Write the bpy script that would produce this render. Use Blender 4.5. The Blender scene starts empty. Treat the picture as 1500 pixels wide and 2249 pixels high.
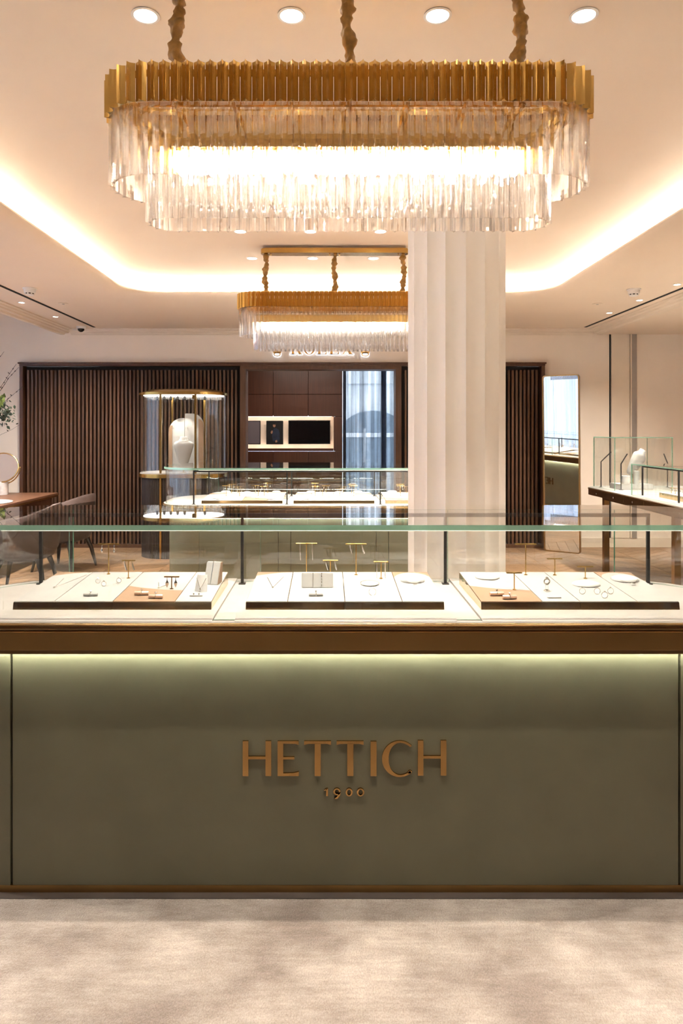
import bpy, bmesh, math, random
from mathutils import Vector, Matrix
random.seed(7)
PI = math.pi
sc = bpy.context.scene
C = sc.collection
# ------------------------------------------------------------------ camera
F = 24 / 36 * 2249            # focal length in pixels of the 1500 x 2249 frame
VX, VY, EYE = 720.0, 946.0, 1.5
cd = bpy.data.cameras.new('camera'); cam = bpy.data.objects.new('camera', cd); C.objects.link(cam)
cd.sensor_fit = 'VERTICAL'; cd.sensor_height = 36; cd.sensor_width = 24; cd.lens = 24
cd.shift_x = (750 - VX) / 2249; cd.shift_y = (VY - 1124.5) / 2249
cam.location = (0, 0, EYE); cam.rotation_euler = (PI / 2, 0, 0)
cd.clip_start = .02
sc.camera = cam
# ------------------------------------------------------------------ world, exposure
w = bpy.data.worlds.new('sky'); sc.world = w; w.use_nodes = True
bg = w.node_tree.nodes['Background']
bg.inputs[0].default_value = (.72, .84, 1, 1); bg.inputs[1].default_value = .72
vs = sc.view_settings
vs.view_transform = 'Standard'; vs.look = 'None'; vs.exposure = 2.08; vs.gamma = 1; vs.use_curve_mapping = False
cy = sc.cycles
cy.max_bounces = 9; cy.diffuse_bounces = 3; cy.glossy_bounces = 4; cy.transmission_bounces = 7
cy.use_adaptive_sampling = True; cy.adaptive_threshold = .15; cy.adaptive_min_samples = 8
cy.transparent_max_bounces = 40; cy.sample_clamp_indirect = 4; cy.sample_clamp_direct = 0
cy.caustics_reflective = True; cy.caustics_refractive = True; cy.blur_glossy = .5
cy.use_denoising = True
WARM = (1, .92, .81)
P_DOWN, L_COVE, L_BULB, L_CASE, L_PANEL = 60.0, 5.0, 9.0, 9.0, 13.5

# ------------------------------------------------------------------ materials
def new_mat(name):
    m = bpy.data.materials.new(name); m.use_nodes = True
    return m, m.node_tree.nodes, m.node_tree.links, m.node_tree.nodes['Principled BSDF']
def mat(name, col, rough=.5, metal=0, var=.06, scale=8, bump=0, bscale=200, stretch=(1, 1, 1), rnd=0, spec=.5, coat=0):
    m, N, L, b = new_mat(name)
    b.inputs['Roughness'].default_value = rough; b.inputs['Metallic'].default_value = metal
    b.inputs['Specular IOR Level'].default_value = spec
    b.inputs['Coat Weight'].default_value = coat
    tc = N.new('ShaderNodeTexCoord'); mp = N.new('ShaderNodeMapping'); mp.inputs['Scale'].default_value = stretch
    L.new(tc.outputs['Object'], mp.inputs[0])
    no = N.new('ShaderNodeTexNoise'); no.inputs['Scale'].default_value = scale; no.inputs['Detail'].default_value = 5
    L.new(mp.outputs[0], no.inputs[0])
    mx = N.new('ShaderNodeMix'); mx.data_type = 'RGBA'
    mx.inputs[6].default_value = tuple(c * (1 - var) for c in col) + (1,)
    mx.inputs[7].default_value = tuple(min(1, c * (1 + var)) for c in col) + (1,)
    mr = N.new('ShaderNodeMapRange'); mr.inputs[1].default_value = .3; mr.inputs[2].default_value = .7
    L.new(no.outputs[0], mr.inputs[0]); L.new(mr.outputs[0], mx.inputs[0])
    out = mx.outputs[2]
    if rnd:
        oi = N.new('ShaderNodeObjectInfo'); hs = N.new('ShaderNodeHueSaturation')
        r2 = N.new('ShaderNodeMapRange'); r2.inputs[3].default_value = 1 - rnd; r2.inputs[4].default_value = 1 + rnd
        L.new(oi.outputs['Random'], r2.inputs[0]); L.new(r2.outputs[0], hs.inputs['Value']); L.new(out, hs.inputs['Color'])
        out = hs.outputs[0]
    L.new(out, b.inputs['Base Color'])
    if bump:
        n2 = N.new('ShaderNodeTexNoise'); n2.inputs['Scale'].default_value = bscale; n2.inputs['Detail'].default_value = 3
        L.new(mp.outputs[0], n2.inputs[0])
        bp = N.new('ShaderNodeBump'); bp.inputs['Strength'].default_value = bump; bp.inputs['Distance'].default_value = .004
        L.new(n2.outputs[0], bp.inputs['Height']); L.new(bp.outputs[0], b.inputs['Normal'])
    return m
def emit(name, col, s):
    m, N, L, b = new_mat(name); N.remove(b)
    e = N.new('ShaderNodeEmission'); e.inputs[0].default_value = col + (1,); e.inputs[1].default_value = s
    L.new(e.outputs[0], N['Material Output'].inputs[0]); return m
def schlick(N, L, r0=.04):
    g = N.new('ShaderNodeNewGeometry'); d = N.new('ShaderNodeVectorMath'); d.operation = 'DOT_PRODUCT'
    L.new(g.outputs['Normal'], d.inputs[0]); L.new(g.outputs['Incoming'], d.inputs[1])
    a = N.new('ShaderNodeMath'); a.operation = 'ABSOLUTE'; L.new(d.outputs['Value'], a.inputs[0])
    s = N.new('ShaderNodeMath'); s.operation = 'SUBTRACT'; s.inputs[0].default_value = 1; s.use_clamp = True; L.new(a.outputs[0], s.inputs[1])
    p = N.new('ShaderNodeMath'); p.operation = 'POWER'; p.inputs[1].default_value = 5; L.new(s.outputs[0], p.inputs[0])
    q = N.new('ShaderNodeMath'); q.operation = 'MULTIPLY_ADD'; q.inputs[1].default_value = 1 - r0; q.inputs[2].default_value = r0
    L.new(p.outputs[0], q.inputs[0]); return q.outputs[0]
def glass(name, tint=(.985, .995, .988), r0=.10):
    m, N, L, b = new_mat(name); N.remove(b)
    t = N.new('ShaderNodeBsdfTransparent'); t.inputs[0].default_value = tint + (1,)
    g = N.new('ShaderNodeBsdfGlossy'); g.inputs['Roughness'].default_value = 0; g.inputs[0].default_value = (1, 1, 1, 1)
    ge = N.new('ShaderNodeNewGeometry'); om = N.new('ShaderNodeMath'); om.operation = 'SUBTRACT'; om.inputs[0].default_value = 1; L.new(ge.outputs['Backfacing'], om.inputs[1])
    ml = N.new('ShaderNodeMath'); ml.operation = 'MULTIPLY'; L.new(schlick(N, L, r0), ml.inputs[0]); L.new(om.outputs[0], ml.inputs[1])
    x = N.new('ShaderNodeMixShader'); L.new(ml.outputs[0], x.inputs[0]); L.new(t.outputs[0], x.inputs[1]); L.new(g.outputs[0], x.inputs[2])
    L.new(x.outputs[0], N['Material Output'].inputs[0]); return m
def crystal_mat():
    m, N, L, b = new_mat('crystal'); N.remove(b)
    t = N.new('ShaderNodeBsdfTransparent'); t.inputs[0].default_value = (.97, .97, .97, 1)
    g = N.new('ShaderNodeBsdfGlass'); g.inputs['IOR'].default_value = 1.5; g.inputs['Roughness'].default_value = .0
    x = N.new('ShaderNodeMixShader'); x.inputs[0].default_value = .5; L.new(t.outputs[0], x.inputs[1]); L.new(g.outputs[0], x.inputs[2])
    L.new(x.outputs[0], N['Material Output'].inputs[0]); return m
def sheer(name, col, alpha, trans=.6, pleat=0):
    m, N, L, b = new_mat(name); N.remove(b)
    t = N.new('ShaderNodeBsdfTransparent'); d = N.new('ShaderNodeBsdfDiffuse'); l = N.new('ShaderNodeBsdfTranslucent')
    d.inputs[0].default_value = l.inputs[0].default_value = col + (1,)
    y = N.new('ShaderNodeMixShader'); y.inputs[0].default_value = trans; L.new(d.outputs[0], y.inputs[1]); L.new(l.outputs[0], y.inputs[2])
    x = N.new('ShaderNodeMixShader'); x.inputs[0].default_value = alpha; L.new(t.outputs[0], x.inputs[1]); L.new(y.outputs[0], x.inputs[2])
    if pleat:       # gathered cloth: denser and thinner pleats
        tc = N.new('ShaderNodeTexCoord'); mp = N.new('ShaderNodeMapping'); mp.inputs['Scale'].default_value = (1, 1, .02); L.new(tc.outputs['Object'], mp.inputs[0])
        no = N.new('ShaderNodeTexNoise'); no.inputs['Scale'].default_value = 11; no.inputs['Detail'].default_value = 3; L.new(mp.outputs[0], no.inputs[0])
        mr = N.new('ShaderNodeMapRange'); mr.inputs[1].default_value = .42; mr.inputs[2].default_value = .66; mr.inputs[3].default_value = alpha - pleat; mr.inputs[4].default_value = alpha + pleat * 1.6
        L.new(no.outputs[0], mr.inputs[0]); L.new(mr.outputs[0], x.inputs[0])
    L.new(x.outputs[0], N['Material Output'].inputs[0]); return m
def carpet_mat():
    m, N, L, b = new_mat('carpet_pile')
    b.inputs['Roughness'].default_value = .8; b.inputs['Sheen Weight'].default_value = .35; b.inputs['Sheen Roughness'].default_value = .4
    b.inputs['Specular IOR Level'].default_value = .15
    tc = N.new('ShaderNodeTexCoord')
    def noise(sx, sy, s, det, lo, hi):
        mp = N.new('ShaderNodeMapping'); mp.inputs['Scale'].default_value = (sx, sy, 1); L.new(tc.outputs['Object'], mp.inputs[0])
        n = N.new('ShaderNodeTexNoise'); n.inputs['Scale'].default_value = s; n.inputs['Detail'].default_value = det
        n.inputs['Roughness'].default_value = .65
        L.new(mp.outputs[0], n.inputs[0]); r = N.new('ShaderNodeMapRange'); r.inputs[1].default_value = lo; r.inputs[2].default_value = hi
        L.new(n.outputs[0], r.inputs[0]); return r.outputs[0]
    def mixc(f, a, c):
        x = N.new('ShaderNodeMix'); x.data_type = 'RGBA'; L.new(f, x.inputs[0])
        for s, v in ((6, a), (7, c)):
            if isinstance(v, tuple): x.inputs[s].default_value = v + (1,)
            else: L.new(v, x.inputs[s])
        return x.outputs[2]
    big = noise(1, 1.3, 3.2, 7, .36, .64)
    c1 = mixc(big, (.275, .22, .19), (.50, .43, .385))
    st = noise(1, 7, 9, 4, .38, .62)
    x = N.new('ShaderNodeMix'); x.data_type = 'RGBA'; x.blend_type = 'MULTIPLY'; x.inputs[0].default_value = .5
    L.new(c1, x.inputs[6]); L.new(mixc(st, (.68, .66, .64), (1.0, 1.0, 1.0)), x.inputs[7])
    fine = noise(1, .55, 260, 2, .3, .7)
    y = N.new('ShaderNodeMix'); y.data_type = 'RGBA'; y.blend_type = 'MULTIPLY'; y.inputs[0].default_value = .75
    L.new(x.outputs[2], y.inputs[6]); L.new(mixc(fine, (.62, .6, .58), (1, 1, 1)), y.inputs[7])
    L.new(y.outputs[2], b.inputs['Base Color'])
    bp = N.new('ShaderNodeBump'); bp.inputs['Strength'].default_value = .6; bp.inputs['Distance'].default_value = .003
    L.new(fine, bp.inputs['Height']); L.new(bp.outputs[0], b.inputs['Normal'])
    return m
M = {
 'edge_glint': sheer('edge_glint_white', (.95, .97, .95), 1.0, .8),  # white in place of a bright reflection on the glass chamfer
 'plaster': mat('plaster', (.82, .70, .58), .85, var=.015, scale=2),
 'wall': mat('wall_paint', (.90, .79, .68), .85, var=.02, scale=3),
 'trim': mat('trim_paint', (.80, .69, .57), .6, var=.02),
 'column': mat('column_paint', (.92, .87, .81), .45, var=.015, scale=2),
 'white': mat('white_plastic', (.8, .78, .76), .4, var=.02),
 'black': mat('black_metal', (.012, .011, .011), .4, var=.1),
 'slot': mat('slot_black', (.004, .004, .004), .8, var=.1),
 'gold': mat('gold', (.72, .47, .17), .22, 1, var=.05, scale=20),
 'brass': mat('brushed_brass', (.55, .345, .105), .27, 1, var=.06, scale=14, stretch=(1, 1, .1)),
 'bronze': mat('bronze_edge', (.36, .215, .085), .34, 1, var=.05, scale=3),
 'bronze_dark': mat('dark_bronze', (.20, .12, .055), .38, 1, var=.06, scale=6),
 'bevel_gold': mat('polished_lip', (.75, .53, .25), .18, 1, var=.04),
 'mirror_gold': mat('mirror_brass', (.62, .47, .27), .05, 1, var=.02),
 'letter': mat('letter_gold', (.40, .235, .085), .22, 1, var=.06, scale=30),
 'green': mat('green_lacquer', (.150, .140, .088), .42, var=.07, scale=5, bump=.12, bscale=500, spec=.3),
 'green_back': mat('green_side_lacquer', (.135, .135, .092), .35, var=.06, scale=5, spec=.4),
 'cream': mat('cream_leather', (.31, .285, .265), .6, var=.05, scale=9, bump=.1, bscale=350),
 'pad': mat('white_leather_pad', (.30, .285, .272), .6, var=.025, scale=12, bump=.08, bscale=450),
 'tan': mat('tan_leather_pad', (.22, .135, .082), .55, var=.05, scale=10, bump=.08, bscale=450),
 'fabric_gold': mat('gold_fabric', (.33, .17, .035), .6, var=.3, scale=40, bump=.7, bscale=60),
 'walnut': mat('walnut', (.105, .050, .026), .45, var=.32, scale=7, stretch=(9, 9, .55), rnd=.28, bump=.05, bscale=60),
 'walnut_frame': mat('walnut_frame', (.10, .042, .02), .42, var=.25, scale=6, stretch=(6, 6, .6)),
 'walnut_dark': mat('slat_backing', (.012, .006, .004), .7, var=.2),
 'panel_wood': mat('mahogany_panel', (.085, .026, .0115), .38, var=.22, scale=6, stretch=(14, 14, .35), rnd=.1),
 'desk_wood': mat('desk_wood', (.15, .068, .036), .4, var=.22, scale=6, stretch=(8, .8, 8)),
 'plank': mat('oak_plank', (.30, .175, .098), .45, var=.2, scale=6, stretch=(7, 1.2, 1), rnd=.22),
 'plank_base': mat('oak_joint', (.07, .04, .024), .8, var=.2),
 'carpet': carpet_mat(),
 'reed': mat('reeded_dark_wood', (.022, .014, .011), .4, var=.2),
 'velvet': mat('mauve_velvet', (.15, .108, .10), .85, var=.2, scale=9, bump=.05, bscale=200),
 'velvet_dark': mat('brown_leather_shell', (.055, .04, .034), .5, var=.2),
 'silver': mat('white_gold', (.62, .60, .57), .16, 1, var=.03),
 'rose': mat('rose_satin', (.62, .43, .33), .38, .55, var=.05),
 'bust': mat('bust_white', (.42, .405, .39), .55, var=.02),
 'marble': mat('pale_marble', (.72, .70, .70), .3, var=.2, scale=14),
 'bark': mat('branch_bark', (.035, .022, .016), .8, var=.3),
 'leaf_dark': mat('dark_leaf', (.022, .038, .018), .6, var=.4, scale=20, rnd=.4),
 'leaf_light': mat('light_leaf', (.16, .21, .05), .6, var=.3, scale=20, rnd=.3),
 'ceramic': mat('white_ceramic', (.7, .68, .65), .3, var=.03),
 'grey_trim': mat('grey_metal_trim', (.40, .36, .33), .4, .3, var=.05),
 'silvered': mat('mirror_silver', (.93, .93, .93), .0, 1, var=.0),
 'gap': mat('shadow_gap', (.01, .009, .007), .8, var=.1),
 'facade': mat('pale_facade', (.90, .92, .95), .9, var=.06, scale=1),
 'facade_dark': mat('facade_window', (.30, .36, .42), .3, var=.1),
 'niche': mat('niche_fabric', (.80, .66, .54), .8, var=.03),
 'screen_off': mat('dark_screen', (.004, .004, .005), .06, var=.1),
 'screen_lilac': mat('lilac_print', (.20, .165, .185), .45, var=.15, scale=1.5),
 'print_black': mat('print_black', (.008, .008, .011), .4, var=.2),
 'print_navy': mat('print_navy', (.02, .03, .065), .5, var=.3, scale=12),
 'print_skin': mat('print_skin', (.42, .21, .13), .5, var=.15, scale=15),
 'glass': glass('clear_glass'),
 'glass_edge': None,
 'crystal': crystal_mat(),
 'sheer_white': sheer('white_sheer', (.82, .86, .95), .72, .75, .14),
 'sheer_grey': sheer('grey_sheer', (.06, .072, .11), .26, .5, .16),
 'bulb': emit('bulb_glow', (1, .92, .80), L_BULB),
 'cove_led': emit('cove_led', (1, .95, .87), L_COVE),
 'case_led': emit('case_led', (1, .92, .82), L_CASE),
 'panel_led': emit('panel_led', (.95, 1, .86), L_PANEL),
 'lamp_face': emit('downlight_glow', (1, .86, .68), 9),
 'soft_led': emit('vitrine_led', (1, .92, .82), 1.3),
 'sign_led': emit('sign_led', (.80, .88, 1), .5),
 'niche_led': emit('niche_led', (1, .85, .72), 3),
}
def edge_mat():
    m, N, L, b = new_mat('glass_edge_green')
    t = N.new('ShaderNodeBsdfTranslucent'); t.inputs[0].default_value = (.36, .62, .50, 1)
    d = N.new('ShaderNodeBsdfTransparent'); d.inputs[0].default_value = (.30, .58, .45, 1)
    g = N.new('ShaderNodeBsdfGlossy'); g.inputs['Roughness'].default_value = .12; g.inputs[0].default_value = (.75, .95, .85, 1)
    x = N.new('ShaderNodeMixShader'); x.inputs[0].default_value = .45; L.new(d.outputs[0], x.inputs[1]); L.new(t.outputs[0], x.inputs[2])
    y = N.new('ShaderNodeMixShader'); y.inputs[0].default_value = .25; L.new(x.outputs[0], y.inputs[1]); L.new(g.outputs[0], y.inputs[2])
    N.remove(b); L.new(y.outputs[0], N['Material Output'].inputs[0]); return m
M['glass_edge'] = edge_mat()

# ------------------------------------------------------------------ mesh helpers
class MB:
    def __init__(s): s.v = []; s.f = []
    def add(s, vs, fs):
        o = len(s.v); s.v += [tuple(p) for p in vs]; s.f += [tuple(i + o for i in f) for f in fs]; return s
    def box(s, x0, x1, y0, y1, z0, z1):
        return s.add([(x0, y0, z0), (x1, y0, z0), (x1, y1, z0), (x0, y1, z0), (x0, y0, z1), (x1, y0, z1), (x1, y1, z1), (x0, y1, z1)],
                     [(0, 3, 2, 1), (4, 5, 6, 7), (0, 1, 5, 4), (1, 2, 6, 5), (2, 3, 7, 6), (3, 0, 4, 7)])
    def loft(s, rings, cap=True, closed=True, loop=False):
        n = len(rings[0]); vs = [p for r in rings for p in r]; fs = []
        K = len(rings)
        for k in range(K if loop else K - 1):
            a, b = k * n, ((k + 1) % K) * n
            for i in range(n if closed else n - 1):
                j = (i + 1) % n; fs.append((a + i, a + j, b + j, b + i))
        if cap and not loop: fs += [tuple(range(n - 1, -1, -1)), tuple((K - 1) * n + i for i in range(n))]
        return s.add(vs, fs)
    def prism(s, poly, z0, z1): return s.loft([[(x, y, z0) for x, y in poly], [(x, y, z1) for x, y in poly]])
    def prism_y(s, poly, y0, y1): return s.loft([[(x, y0, z) for x, z in poly], [(x, y1, z) for x, z in poly]])
    def prism_x(s, poly, x0, x1): return s.loft([[(x0, y, z) for y, z in poly], [(x1, y, z) for y, z in poly]])
    def lathe(s, prof, n=20, c=(0, 0, 0), sx=1, sy=1):
        return s.loft([[(c[0] + max(r, 1e-4) * sx * math.cos(2 * PI * i / n), c[1] + max(r, 1e-4) * sy * math.sin(2 * PI * i / n), c[2] + z) for i in range(n)] for r, z in prof])
    def tube(s, pts, r, n=8, loop=False):
        P = [Vector(p) for p in pts]; R = r if isinstance(r, (list, tuple)) else [r] * len(P); rings = []; up = None
        for k, p in enumerate(P):
            t = ((P[(k + 1) % len(P)] - P[k - 1]) if (loop or 0 < k < len(P) - 1) else (P[1] - P[0] if k == 0 else P[-1] - P[-2])).normalized()
            if up is None: up = Vector((0, 0, 1)) if abs(t.z) < .9 else Vector((1, 0, 0))
            a = t.cross(up).normalized(); up = a.cross(t).normalized()
            rings.append([tuple(p + R[k] * (math.cos(2 * PI * i / n) * a + math.sin(2 * PI * i / n) * up)) for i in range(n)])
        return s.loft(rings, loop=loop)
    def strip(s, pts, t, z0, z1):            # open wall along pts, thickness t to the left of the direction of travel
        P = [Vector((p[0], p[1])) for p in pts]; q = []
        for k, p in enumerate(P):
            d = (P[min(k + 1, len(P) - 1)] - P[max(k - 1, 0)]).normalized(); q.append(p + t * Vector((-d.y, d.x)))
        return s.loft([[(a.x, a.y, z0), (b.x, b.y, z0), (b.x, b.y, z1), (a.x, a.y, z1)] for a, b in zip(P, q)])
    def mesh(s, name, mt, smooth=None, bevel=0, seg=2):
        me = bpy.data.meshes.new(name); bm = bmesh.new(); vs = [bm.verts.new(p) for p in s.v]
        for f in s.f:
            try: bm.faces.new([vs[i] for i in f])
            except ValueError: pass
        bmesh.ops.recalc_face_normals(bm, faces=bm.faces)
        if bevel:
            ed = [e for e in bm.edges if len(e.link_faces) == 2 and e.calc_face_angle(0) > .6]
            bmesh.ops.bevel(bm, geom=ed, offset=bevel, segments=seg, affect='EDGES', clamp_overlap=True)
        bm.to_mesh(me); bm.free()
        for m_ in (mt if isinstance(mt, (list, tuple)) else [mt]): me.materials.append(M[m_])
        if smooth is not None:
            me.polygons.foreach_set('use_smooth', [True] * len(me.polygons)); me.set_sharp_from_angle(angle=math.radians(smooth))
        return me
    def build(s, name, mt, parent=None, off=None, **k):
        if off is not None: s.v = [(x - off[0], y - off[1], z - off[2]) for x, y, z in s.v]
        return link(name, s.mesh(name, mt, **k), parent)
def link(name, me, parent=None, loc=None, rot=None, scale=None):
    o = bpy.data.objects.new(name, me); C.objects.link(o)
    if parent is not None: o.parent = parent
    if loc: o.location = loc
    if rot: o.rotation_euler = rot
    if scale: o.scale = scale
    return o
def tag(o, label=None, cat=None, group=None, kind=None):
    for k, v in (('label', label), ('category', cat), ('group', group), ('kind', kind)):
        if v: o[k] = v
    return o
def thing(name, label, cat, loc=(0, 0, 0), rz=0, group=None):
    o = bpy.data.objects.new(name, None); C.objects.link(o); o.empty_display_size = .05
    o.location = loc; o.rotation_euler = (0, 0, rz); return tag(o, label, cat, group)
def copy_tree(o, loc, label=None, group=None, rz=None, scale=None):
    r = o.copy(); C.objects.link(r); r.location = loc
    if rz is not None: r.rotation_euler = (0, 0, rz)
    if scale: r.scale = scale
    tag(r, label, None, group)
    for ch in list(o.children):
        c = ch.copy(); C.objects.link(c); c.parent = r
        for g in list(ch.children):
            d = g.copy(); C.objects.link(d); d.parent = c
    return r
def struct(mb, name, mt, parent=None, label=None, **k):
    o = mb.build(name, mt, parent, **k)
    if parent is None: tag(o, label, None, None, 'structure')
    return o
def X(px, D): return (px - VX) * D / F
def Z(py, D): return EYE - (py - VY) * D / F
def Dz(py, z): return (EYE - z) * F / (py - VY)
def rrect(x0, x1, y0, y1, r, n=10, flat=True):
    p = []
    for cx, cyy, a in ((x1 - r, y0 + r, -90), (x1 - r, y1 - r, 0), (x0 + r, y1 - r, 90), (x0 + r, y0 + r, 180)):
        for i in range(n + 1):
            t = math.radians(a + 90 * i / n); p.append((cx + r * math.cos(t), cyy + r * math.sin(t)))
    q = []
    for a in p:
        if not q or math.hypot(a[0] - q[-1][0], a[1] - q[-1][1]) > 1e-5: q.append(a)
    return q
def arc(cx, cyy, r, a0, a1, n): return [(cx + r * math.cos(math.radians(a0 + (a1 - a0) * i / n)), cyy + r * math.sin(math.radians(a0 + (a1 - a0) * i / n))) for i in range(n + 1)]

# ================================================================== SETTING
BW = 8.8                         # distance of the back wall
XL, XR, YB = -5.2, 5.6, -3.6
SOF, TOP = 2.8, 3.0
# floor: slab with chevron oak planks, carpet in front
fl = struct(MB().box(XL - .2, XR + .2, YB - .2, 11.6, -.15, -.008), 'floor', 'plank_base', label='oak chevron parquet floor')
cw, ph, rise = .6, .14, .42
pm = []
for sgn in (1, -1):
    g = .002
    a, b = (0, rise) if sgn > 0 else (rise, 0)
    poly = [(g, a + g), (cw - g, b + g), (cw - g, b + ph - g), (g, a + ph - g)]
    pm.append(MB().prism(poly, -.0079, 0).mesh('plank', 'plank'))
rest = MB()
for i in range(-9, 10):
    for j in range(0, 56):
        x, y = i * cw, 3.05 + j * ph
        if y + rise + ph > 11.4 or x < XL - .1 or x > XR: continue
        ymid = y + rise / 2
        px0 = VX + F * (x + .3) / max(ymid, .1)
        if 6.3 < ymid < 8.75 and -40 < px0 < 1540:
            link('plank', pm[i % 2], fl, (x, y, 0))
        else:
            a, b = (0, rise) if i % 2 == 0 else (rise, 0)
            rest.prism([(x + .002, y + a + .002), (x + cw - .002, y + b + .002), (x + cw - .002, y + b + ph - .002), (x + .002, y + a + ph - .002)], -.0079, 0)
tag(rest.build('floor_planks', 'plank', fl), kind='stuff')
cp = MB().prism(rrect(-4.9, 5.3, YB + .02, 3.3, .02, 2), .0006, .012).build('carpet', 'carpet')
tag(cp, 'pale pinkish beige cut pile carpet in front of the green counter', 'carpet')
# walls
sx0, sx1, stop = X(47, BW), X(1194, BW), Z(797, BW)
wb = MB().box(XL - .2, XR, BW, BW + .2, stop, 3.2).box(XL - .2, sx0, BW, BW + .2, 0, stop).box(sx1, XR, BW, BW + .2, 0, stop)
struct(wb, 'wall_back', 'wall', label='cream painted back wall')
struct(MB().box(XR, XR + .2, YB, BW + .2, 0, 3.2), 'wall_right', 'wall', label='cream side wall')
struct(MB().box(XL - .2, XR + .2, YB - .2, YB, 0, 3.2), 'wall_front', 'desk_wood', label='walnut clad wall behind the viewer')
wy0, wy1, wz0, wz1 = .4, 7.6, .25, 2.9
lw = MB().box(XL - .2, XL, YB, wy0, 0, 3.2).box(XL - .2, XL, wy1, BW + .2, 0, 3.2).box(XL - .2, XL, wy0, wy1, 0, wz0).box(XL - .2, XL, wy0, wy1, wz1, 3.2)
struct(lw, 'wall_left', 'wall', label='side wall with tall shop windows')
wf = struct(MB().box(XL - .12, XL - .06, wy0, wy1, wz0, wz0 + .05).box(XL - .12, XL - .06, wy0, wy1, wz1 - .05, wz1), 'window_1', 'white', label='tall white framed shop window behind sheer curtain')
for k in range(5):
    y = wy0 + (wy1 - wy0 - .05) * k / 4
    MB().box(XL - .12, XL - .06, y, y + .05, wz0 + .05, wz1 - .05).build('mullion', 'white', wf)
for k in range(4):
    y = wy0 + (wy1 - wy0 - .05) * k / 4
    MB().box(XL - .095, XL - .085, y + .05, y + (wy1 - wy0 - .05) / 4, wz0 + .05, wz1 - .05).build('pane', 'glass', wf)
def curtain(name, mt, a, b, ztop, label, amp=.04, wl=.16, along='y', c=0.0, seed=1, parts=1):
    rr = random.Random(seed); n = int((b - a) / wl * 10); rings = []; phs = 0
    for i in range(n + 1):
        t = a + (b - a) * i / n; phs += .628 * rr.uniform(.7, 1.3)
        o = c + amp * math.sin(phs) * rr.uniform(.75, 1.1)
        rings.append([(o, t, .02), (o, t, ztop), (o + .003, t, ztop), (o + .003, t, .02)] if along == 'y' else [(t, o, .02), (t, o, ztop), (t, o + .003, ztop), (t, o + .003, .02)])
    return tag(MB().loft(rings).build(name, mt, smooth=60), label, 'curtain')
curtain('sheer_curtain', 'sheer_white', wy0 - .2, wy1 + .2, 2.97, 'white sheer curtain over the tall side window', c=XL + .12, amp=.05, wl=.22)
# soffit with rounded opening, cove, upper ceiling
cx0, cx1, cy0, cy1, cr = -1.91, 2.13, -2.6, 6.58, .36
ce = MB()
def plate(x0, x1, y0, y1, z, t=.04): ce.box(x0, x1, y0, y1, z, z + t)
LP = .16
plate(-3.44, cx0 - LP, YB, BW, SOF); plate(cx1 + LP, 3.5, YB, BW, SOF); plate(cx0 - LP, cx1 + LP, cy1 + LP, BW, SOF); plate(cx0 - LP, cx1 + LP, YB, cy0 - LP, SOF)
for qx, qy, a in ((cx1, cy0, -90), (cx1, cy1, 0), (cx0, cy1, 90), (cx0, cy0, 180)):
    ox, oy = (cx1 - cr if qx == cx1 else cx0 + cr), (cy1 - cr if qy == cy1 else cy0 + cr)
    qx += LP if qx == cx1 else -LP; qy += LP if qy == cy1 else -LP
    ar = arc(ox, oy, cr + LP, a, a + 90, 14)
    for p, q in zip(ar, ar[1:]): ce.prism([(qx, qy), p, q], SOF, SOF + .04)
def lp(o, z):
    r = max(.02, cr + o); return [(x, y, z) for x, y in rrect(cx0 - o, cx1 + o, cy0 - o, cy1 + o, r, 14)]
prof = [(.165, SOF - .0004), (.12, SOF + .0004), (.07, SOF + .004), (.03, SOF + .011), (.005, SOF + .022), (0, SOF + .03), (.006, SOF + .043), (.02, SOF + .045), (.19, SOF + .045), (.19, SOF + .075)]
for i in range(1, 13):
    t = PI / 2 * i / 12; prof.append((-.33 + .52 * math.cos(t), SOF + .075 + (TOP - SOF - .075) * math.sin(t)))
ce.loft([lp(o, z) for o, z in prof], cap=False)
ce.add(lp(-.33, TOP), [tuple(range(len(lp(-.33, TOP))))])
ceil = ce.build('ceiling', 'plaster', smooth=35); tag(ceil, 'peach lit plaster tray ceiling with a rounded cove', None, None, 'structure')
MB().loft([lp(.06, SOF + .046), lp(.06, SOF + .056), lp(.095, SOF + .056), lp(.095, SOF + .046)], loop=True).build('light_strip', 'cove_led', ceil)
struct(MB().box(XL - .2, XR + .2, YB - .2, BW + .2, 3.05, 3.2), 'ceiling_deck', 'plaster', label='flat ceiling over the window bay')
struct(MB().box(-3.44, -3.40, YB, BW, SOF, 3.05), 'ceiling_edge', 'plaster', label='soffit edge above the window bay')
struct(MB().box(3.5, XR, YB, BW, 2.742, 2.80), 'ceiling_side', 'plaster', label='lower ceiling strip beside the moulding')
# cornices (stepped)
def steps(d0): return [(d0, SOF + .001), (d0 + .13, SOF + .001), (d0 + .13, SOF - .012), (d0 + .105, SOF - .014), (d0 + .10, SOF - .026), (d0 + .075, SOF - .03), (d0 + .07, SOF - .043), (d0 + .04, SOF - .047), (d0 + .03, SOF - .064), (d0, SOF - .066)]
struct(MB().prism_x([(BW - y, z) for y, z in steps(0)], -3.3, 3.4), 'trim_1', 'trim', label='stepped cornice along the back wall')
struct(MB().prism_y([(-3.44 + y * 1.4, z) for y, z in steps(0)], YB, BW), 'trim_2', 'trim', label='stepped cornice beside the window bay')
struct(MB().prism_y([(3.52 - y * 1.5, z) for y, z in steps(0)], YB, BW), 'trim_3', 'trim', label='stepped cornice beside the pale side ceiling')
struct(MB().box(sx1, XR, BW - .012, BW, 0, .12), 'baseboard_back', 'trim')
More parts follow.
